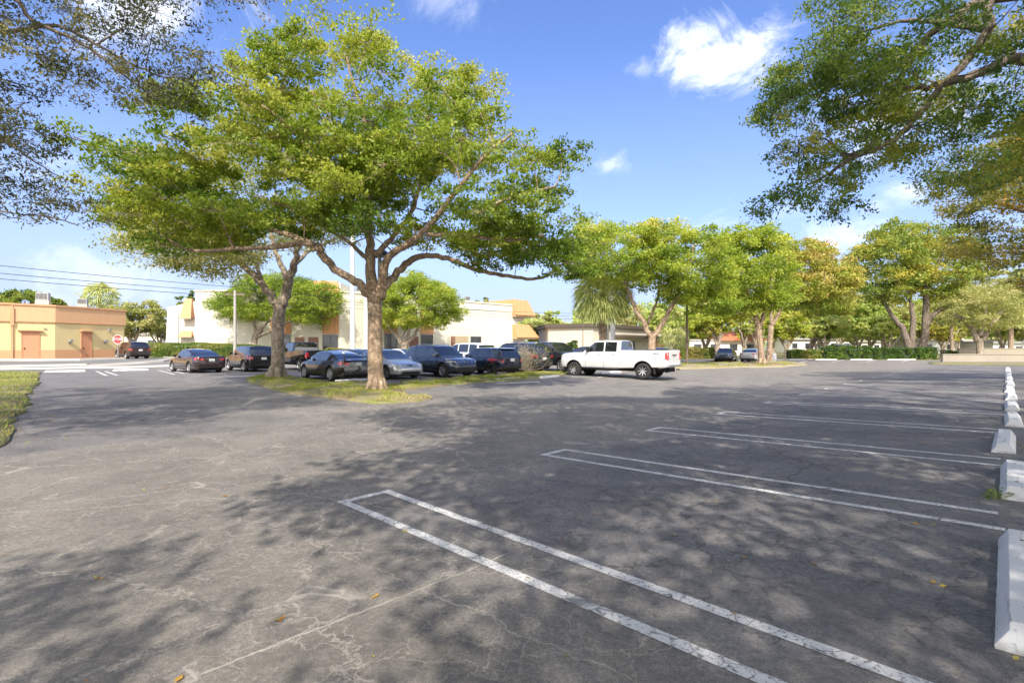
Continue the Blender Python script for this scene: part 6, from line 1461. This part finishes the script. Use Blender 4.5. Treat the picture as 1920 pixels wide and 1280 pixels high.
ac_unit('grey rooftop air conditioner on the orange building, above the chamfered side', 155, 560, 573, 14, 60)

# cream two storey building
L0 = np.array(at(366, 54)[:2]); P1 = np.array(at(640, 55)[:2]); P2 = np.array(at(962, 73)[:2])
WA = Wall(L0, P1); WB = Wall(P1, P2); b = (float(P1[0]), float(P1[1]), 0.0); Mb = Matrix.Translation((-b[0], -b[1], 0))
cb = empty('office_building', 'long two storey cream stucco building with orange ribbed panels behind the parked cars', 'building', b)
nB = np.array((-WB.d[1], WB.d[0]))
foot = [L0, P1, P2, P2 + nB * 14, P1 + nB * 20, L0 + np.array((1, 16))]
MB().prism(foot, -.1, 7.5).build('wall', M['cream'], cb, M=Mb)
MB().prism(offs(foot, .10), 7.5, 7.68).build('coping', M['cream'], cb, M=Mb)
wpart(WB, cb, b, 'cornice', 'cream', 0.3, WB.L - .1, .004, .06, 6.55, 6.72)
W0 = np.array(at(309, 63)[:2]); W1 = np.array(at(367, 63.5)[:2]); WW = Wall(W0, W1)
MB().hexa([(W0[0], W0[1], -.1), (W1[0], W1[1], -.1), (W1[0] + 2, W1[1] + 9, -.1), (W0[0] + 1, W0[1] + 9, -.1)], [(W0[0] + .35, W0[1], 6.5), (W1[0], W1[1], 7.3), (W1[0] + 2, W1[1] + 9, 7.3), (W0[0] + 1, W0[1] + 9, 6.5)]).build('side_wing', M['cream'], cb, M=Mb)
wpart(WW, cb, b, 'downpipe', 'metal', WW.t(334), WW.t(335.2), .0, .1, .2, 5.9)
def mansard(wall, t0, t1, z0, z1, out0, out1, inset, mat='mansard', back=-.3):
    Mx = Mb @ wall.M
    MB().hexa([(t0, out0, z0), (t0, back, z0), (t1, back, z0), (t1, out0, z0)], [(t0 + inset, out1, z1), (t0 + inset, back, z1), (t1 - inset, back, z1), (t1 - inset, out1, z1)]).build('mansard', M[mat], cb, M=Mx)
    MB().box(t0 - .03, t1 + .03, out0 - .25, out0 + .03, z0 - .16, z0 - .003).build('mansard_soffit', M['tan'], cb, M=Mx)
mansard(WW, WW.t(344), WW.t(365), 5.2, 7.6, 1.0, .2, .25); mansard(WW, WW.t(338), WW.t(364), 2.9, 3.6, .7, .1, .2, 'rib')
for px0, px1 in ((508, 546), (604, 635)):
    t0, t1 = WA.t(px0), WA.t(px1); wpart(WA, cb, b, 'ribbed_panel', 'rib', t0, t1, .004, .09, 3.0, 5.6); window(WA, cb, b, t0 + .05, t1 - .05, 1.75 - .75, 2.9, 2, sill=False)
for px0, px1 in ((720, 745), (788, 812)):
    t0, t1 = WB.t(px0), WB.t(px1); wpart(WB, cb, b, 'ribbed_panel', 'rib', t0, t1, .004, .09, 3.2, 6.1); window(WB, cb, b, t0 + .05, t1 - .05, 1.0, 3.1, 2, sill=False)
for px0, px1 in ((553, 571), (578, 597)): wpart(WA, cb, b, 'louvre', 'door_brown', WA.t(px0), WA.t(px1), .004, .06, 1.4, 2.65)
door(WB, cb, b, WB.t(769), WB.t(783), .1, 2.75, 'door_brown')
window(WB, cb, b, WB.t(882), WB.t(902), 2.1, 3.0, 2, sill=False)
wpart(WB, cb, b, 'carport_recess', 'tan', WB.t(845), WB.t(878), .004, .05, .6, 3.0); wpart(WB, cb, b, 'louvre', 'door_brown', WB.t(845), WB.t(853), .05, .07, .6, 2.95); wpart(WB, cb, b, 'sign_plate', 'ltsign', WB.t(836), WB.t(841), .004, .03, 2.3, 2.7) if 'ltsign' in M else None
wpart(WB, cb, b, 'wall_lamp', 'metal', WB.t(816), WB.t(818), .0, .2, 4.1, 4.35)
# roof box with orange face above the left block
mansard(WA, WA.t(578), WA.t(641), 6.4, 8.75, .35, .02, .5)
wpart(WA, cb, b, 'roof_box', 'cream', WA.t(582), WA.t(637), -6, -.3, 7.5, 8.6)
# projecting bay at the right end: two mansards
t0 = WB.L
MB().box(t0 - .2, t0 + 1.0, -4.2, -.15, 2.6, 7.4).box(t0 + .9, t0 + 2.6, -4.2, -.35, 5.4, 5.95).box(t0 + 1.0, t0 + 3.4, -4.2, -.3, 4.5, 4.75).build('bay_wall', M['white_wall'], cb, M=Mb @ WB.M)
def bay(z0, z1, w0, w1, d0, d1, nm='mansard'):
    MB().hexa([(t0 - .15, d0, z0), (t0 + w0, d0, z0), (t0 + w0, -5 - d0, z0), (t0 - .15, -5 - d0, z0)], [(t0 - .15, d1, z1), (t0 + w1, d1, z1), (t0 + w1, -5 - d1, z1), (t0 - .15, -5 - d1, z1)]).build(nm, M['mansard'], cb, M=Mb @ WB.M)
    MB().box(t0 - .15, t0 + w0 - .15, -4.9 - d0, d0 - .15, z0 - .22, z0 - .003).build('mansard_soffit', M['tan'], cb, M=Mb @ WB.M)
bay(6.15, 8.45, 3.9, 2.9, .8, .1); bay(2.95, 4.85, 4.5, 3.1, 1.0, .2)
MB().box(t0, t0 + 2.6, -4.2, -.2, -.1, 2.7).build('bay_base', M['cream'], cb, M=Mb @ WB.M)
MB().box(t0 + .5, t0 + 1.7, -.2, -.16, .4, 2.3).build('entrance', M['winglass'], cb, M=Mb @ WB.M)
ac_unit('small grey unit on the cream building roof beside the tall white pole', 645, 537, 546, 9, 58); ac_unit('second small grey unit on the cream building roof, right of the tall white pole', 672, 539, 548, 8, 60)
ac_unit('pale rooftop unit over the middle of the cream building', 876, 556, 565, 9, 74)

# beige building with brown fascia
Q0 = np.array(at(1028, 74)[:2]); Q1 = np.array(at(1112, 70)[:2]); Q2 = np.array(at(1350, 108)[:2]); b = (float(Q1[0]), float(Q1[1]), 0); Mb = Matrix.Translation((-b[0], -b[1], 0))
bb = empty('beige_building', 'low beige building with a dark brown roof fascia behind the cabbage palm', 'building', b); WQ = Wall(Q0, Q1); WR = Wall(Q1, Q2)
foot = [Q0, Q1, Q2, Q2 + np.array((-14, 12)), Q0 + np.array((-2, 18))]
MB().prism(foot, -.1, 4.35).build('wall', M['beige_lit'], bb, M=Mb); MB().prism(offs(foot, .45), 4.35, 4.85).build('roof_fascia', M['fascia'], bb, M=Mb)
MB().box(WR.t(1150), WR.t(1312), .004, 1.5, 3.0, 3.35).build('canopy', M['fascia'], bb, M=Mb @ WR.M)
for p0, p1 in ((1125, 1136), (1175, 1190), (1262, 1272), (1290, 1300)): window(WR, bb, b, WR.t(p0), WR.t(p1), .9, 2.5, 1, sill=False)
wpart(WR, bb, b, 'panel', 'wall_peach', WR.t(1228), WR.t(1250), .004, .06, .8, 2.6)
# white building with red tile roof
b = at(1365, 92); wb_ = empty('tile_roof_building', 'white building with a red tile roof behind the far black sedan', 'building', b)
MB().box(-7, 6.5, 0, 9, -.1, 2.7).build('wall', M['white_wall'], wb_)
MB().hexa([(-1.5, -.8, 2.7), (7.2, -.8, 2.7), (7.2, 9.8, 2.7), (-1.5, 9.8, 2.7)], [(1, 3.5, 4.6), (5.0, 3.5, 4.6), (5.0, 6, 4.6), (1, 6, 4.6)]).build('roof', M['tile'], wb_)
MB().box(-7.2, -1.6, -.2, 9.1, 2.7, 2.95).build('flat_roof', M['concrete'], wb_)
for x in (-5.5, -2.5, 1.0, 4.0): 
    f = MB().box(x - .7, x + .7, -.06, .02, .9, 2.1).build('window', M['frame'], wb_); MB().box(x - .6, x + .6, -.075, -.05, 1.0, 2.0).build('pane', M['winglass'], f)
def far_building(label, px0, px1, ytop, D, seed, wall='white_wall', roof='concrete', dep=12):
    r = random.Random(seed); x0, x1 = (px0 - CX) / F * D, (px1 - CX) / F * D; h = CH + (HY - ytop) / F * D; w = x1 - x0; o = empty('far_building', label, 'building', (x0, D, 0))
    MB().box(0, w, 0, dep, -.1, h * .86).build('wall', M[wall], o); MB().box(-.5, w + .5, -.6, dep + .5, h * .86, h).build('roof', M[roof], o)
    n = max(2, int(w / 3.4))
    for i in range(n):
        x = (i + .5) * w / n; f = MB().box(x - .75, x + .75, -.06, .02, h * .28, h * .62).build('window', M['frame'], o); MB().box(x - .65, x + .65, -.08, -.05, h * .30, h * .60).build('pane', M['winglass'], f)
far_building('low white building glimpsed between trunks over the dark far hedge', 1478, 1600, 633, 145, 1)
far_building('low white building with small windows right of the several trunked tree', 1722, 1800, 634, 118, 2)
far_building('low white building behind the forked oak', 1806, 1862, 636, 125, 3)
far_building('pale grey roofed building behind the walls at the right edge', 1862, 1960, 640, 112, 4, roof='metal')
far_building('long pale building seen under the trees left of the several trunked tree', 1610, 1700, 638, 150, 5)
far_building('cream building far behind the oak beside the stop sign', 232, 300, 622, 120, 6, wall='cream')

# low retaining walls on the right
def lowwall(label, p0, p1, D0, D1, z1, th=.35, name='retaining_wall'):
    a = at(p0, D0); c = at(p1, D1); W_ = Wall(a, c); r = empty(name, label, 'wall', (a[0], a[1], 0)); Mx = Matrix.Translation((-a[0], -a[1], 0)) @ W_.M
    MB().box(0, W_.L, -th, 0, -.1, z1).build('wall', M['lowwall'], r, M=Mx, bevel=.02); MB().box(-.05, W_.L + .05, -th - .05, .05, z1 + .002, z1 + .08).build('cap', M['lowwall'], r, M=Mx, bevel=.01)
lowwall('low pale stucco wall beyond the end of the long wheel stop row', 1768, 2050, 54.5, 53.0, .76)
lowwall('second pale wall standing behind the low stucco wall on the right', 1798, 2050, 68, 66, 1.35)

# poles, lamps, wires, signs
def pole(name, label, cat, px, D, ztop, r0, r1, mat, extra=None):
    b = at(px, D); o = empty(name, label, cat, b); MB().tube([(0, 0, -.1), (0, 0, ztop - b[2])], [r0, r1], 12).build('pole', M[mat], o, smooth='auto')
    if extra: extra(o, ztop - b[2])
    return o
def arm(o, h):
    MB().box(-.9, .9, -.06, .06, h - .45, h - .30).build('crossarm', M['polebr'], o)
    for x in (-.8, 0, .8): MB().tube([(x, 0, h - .30), (x, 0, h - .1)], .05, 8).build('insulator', M['gunmetal'], o)
pole('utility_pole', 'slim grey utility pole carrying wires in front of the cream building', 'utility pole', 440.5, 46, 1.6 + 106 * 46 / F, .15, .11, 'polegrey', arm)
pole('tall_pole', 'tall white concrete pole rising behind the large tree', 'pole', 661, 45, 12.2, .24, .17, 'pole')
pole('tall_pole', 'shorter white concrete pole just left of the large tree trunk', 'pole', 686, 47, 6.2, .22, .2, 'pole')
def shoe(o, h): MB().lathe([(0, h + .22), (.28, h + .2), (.46, h + .05), (.46, h - .06), (0, h - .08)], 20).build('lamp_head', M['gunmetal'], o, smooth='auto')
pole('street_lamp', 'grey lot lamp with a round head hidden in the fork of the large tree', 'street lamp', 712, 23.0, 1.6 + 172 * 23 / F, .11, .09, 'metal', shoe)
def box_head(o, h): MB().box(-.35, .35, -.2, .2, h - .08, h + .12).build('lamp_head', M['gunmetal'], o, bevel=.03)
pole('street_lamp', 'brown lot lamp post standing between the forked tree and the mulch ringed tree', 'street lamp', 1288, 44.5, 7.2, .10, .08, 'polebr', box_head)
pole('utility_pole', 'grey pole close behind the cabbage palm trunk', 'utility pole', 1139, 48, 6.6, .17, .14, 'pole'); pole('utility_pole', 'white wider pole right of the cabbage palm', 'utility pole', 1149, 52, 7.0, .26, .22, 'pole')
pole('utility_pole', 'thin dark pole left of the cabbage palm', 'utility pole', 1093, 62, 5.6, .06, .05, 'polebr', arm)
b = at(221, 49.5); ss = empty('stop_sign', 'red octagonal stop sign at the corner of the orange building', 'sign', b, rad(6)); zc = 1.6 + 14 * 49.5 / F - b[2]
MB().tube([(0, .03, -.1), (0, .03, zc)], .035, 8).build('post', M['metal'], ss)
oc = lambda R_, y: [(R_ * math.cos(math.pi / 8 + k * math.pi / 4), y, zc + R_ * math.sin(math.pi / 8 + k * math.pi / 4)) for k in range(8)]
MB().hexa(oc(.46, -.01), oc(.46, -.03)).build('border', M['signwhite'], ss); MB().hexa(oc(.42, -.031), oc(.42, -.036)).build('face', M['signred'], ss)
m4 = Matrix(((1, 0, 0, 0), (0, 0, -1, -.040), (0, 1, 0, zc), (0, 0, 0, 1))); text_obj('lettering', 'STOP', .34, 'signwhite', m4, ss)
def wire(label, p0, p1, sag, r=.02):
    a, c = np.array(p0), np.array(p1); pts = [tuple(a + (c - a) * t - np.array((0, 0, sag * 4 * t * (1 - t)))) for t in np.linspace(0, 1, 20)]
    o = MB().tube(pts, r, 5).build('power_line', M['wire'], smooth=True); tag(o, label, 'power line', 'power lines')
for k, (y0, y1, nm) in enumerate([(490, 538, 'top'), (507, 548, 'middle'), (519, 556, 'lowest')]):
    p = atz(440.5 + (k - 1) * 1, y1, 46); wire(f'{nm} of the three power lines running from the slim utility pole past the orange building', atz(-260, y0 - 20, 31.5), p, .12, .022)
    wire(f'{nm} power line of the three crossing the cream building to the right', p, atz(1093, 588 + 5 * k, 62), .5, .018)
bx = at(1447, 60); mr = at(1429, 46.5)
structure(poly_sheet('mulch_ring', M['mulch'], [(mr[0] + 1.7 * math.cos(a * .524), mr[1] + 1.5 * math.sin(a * .524)) for a in range(12)], .13, 0.03, 1.0))
ub = empty('utility_box', 'small white utility cabinet between the mulch ringed tree and the far hedge', 'cabinet', bx)
MB().box(-.45, .45, -.25, .25, 0, .85).build('case', M['signwhite'], ub, bevel=.03); MB().box(-.40, -.02, -.27, -.252, .08, .78).box(.02, .40, -.27, -.252, .08, .78).build('door', M['signwhite'], ub)
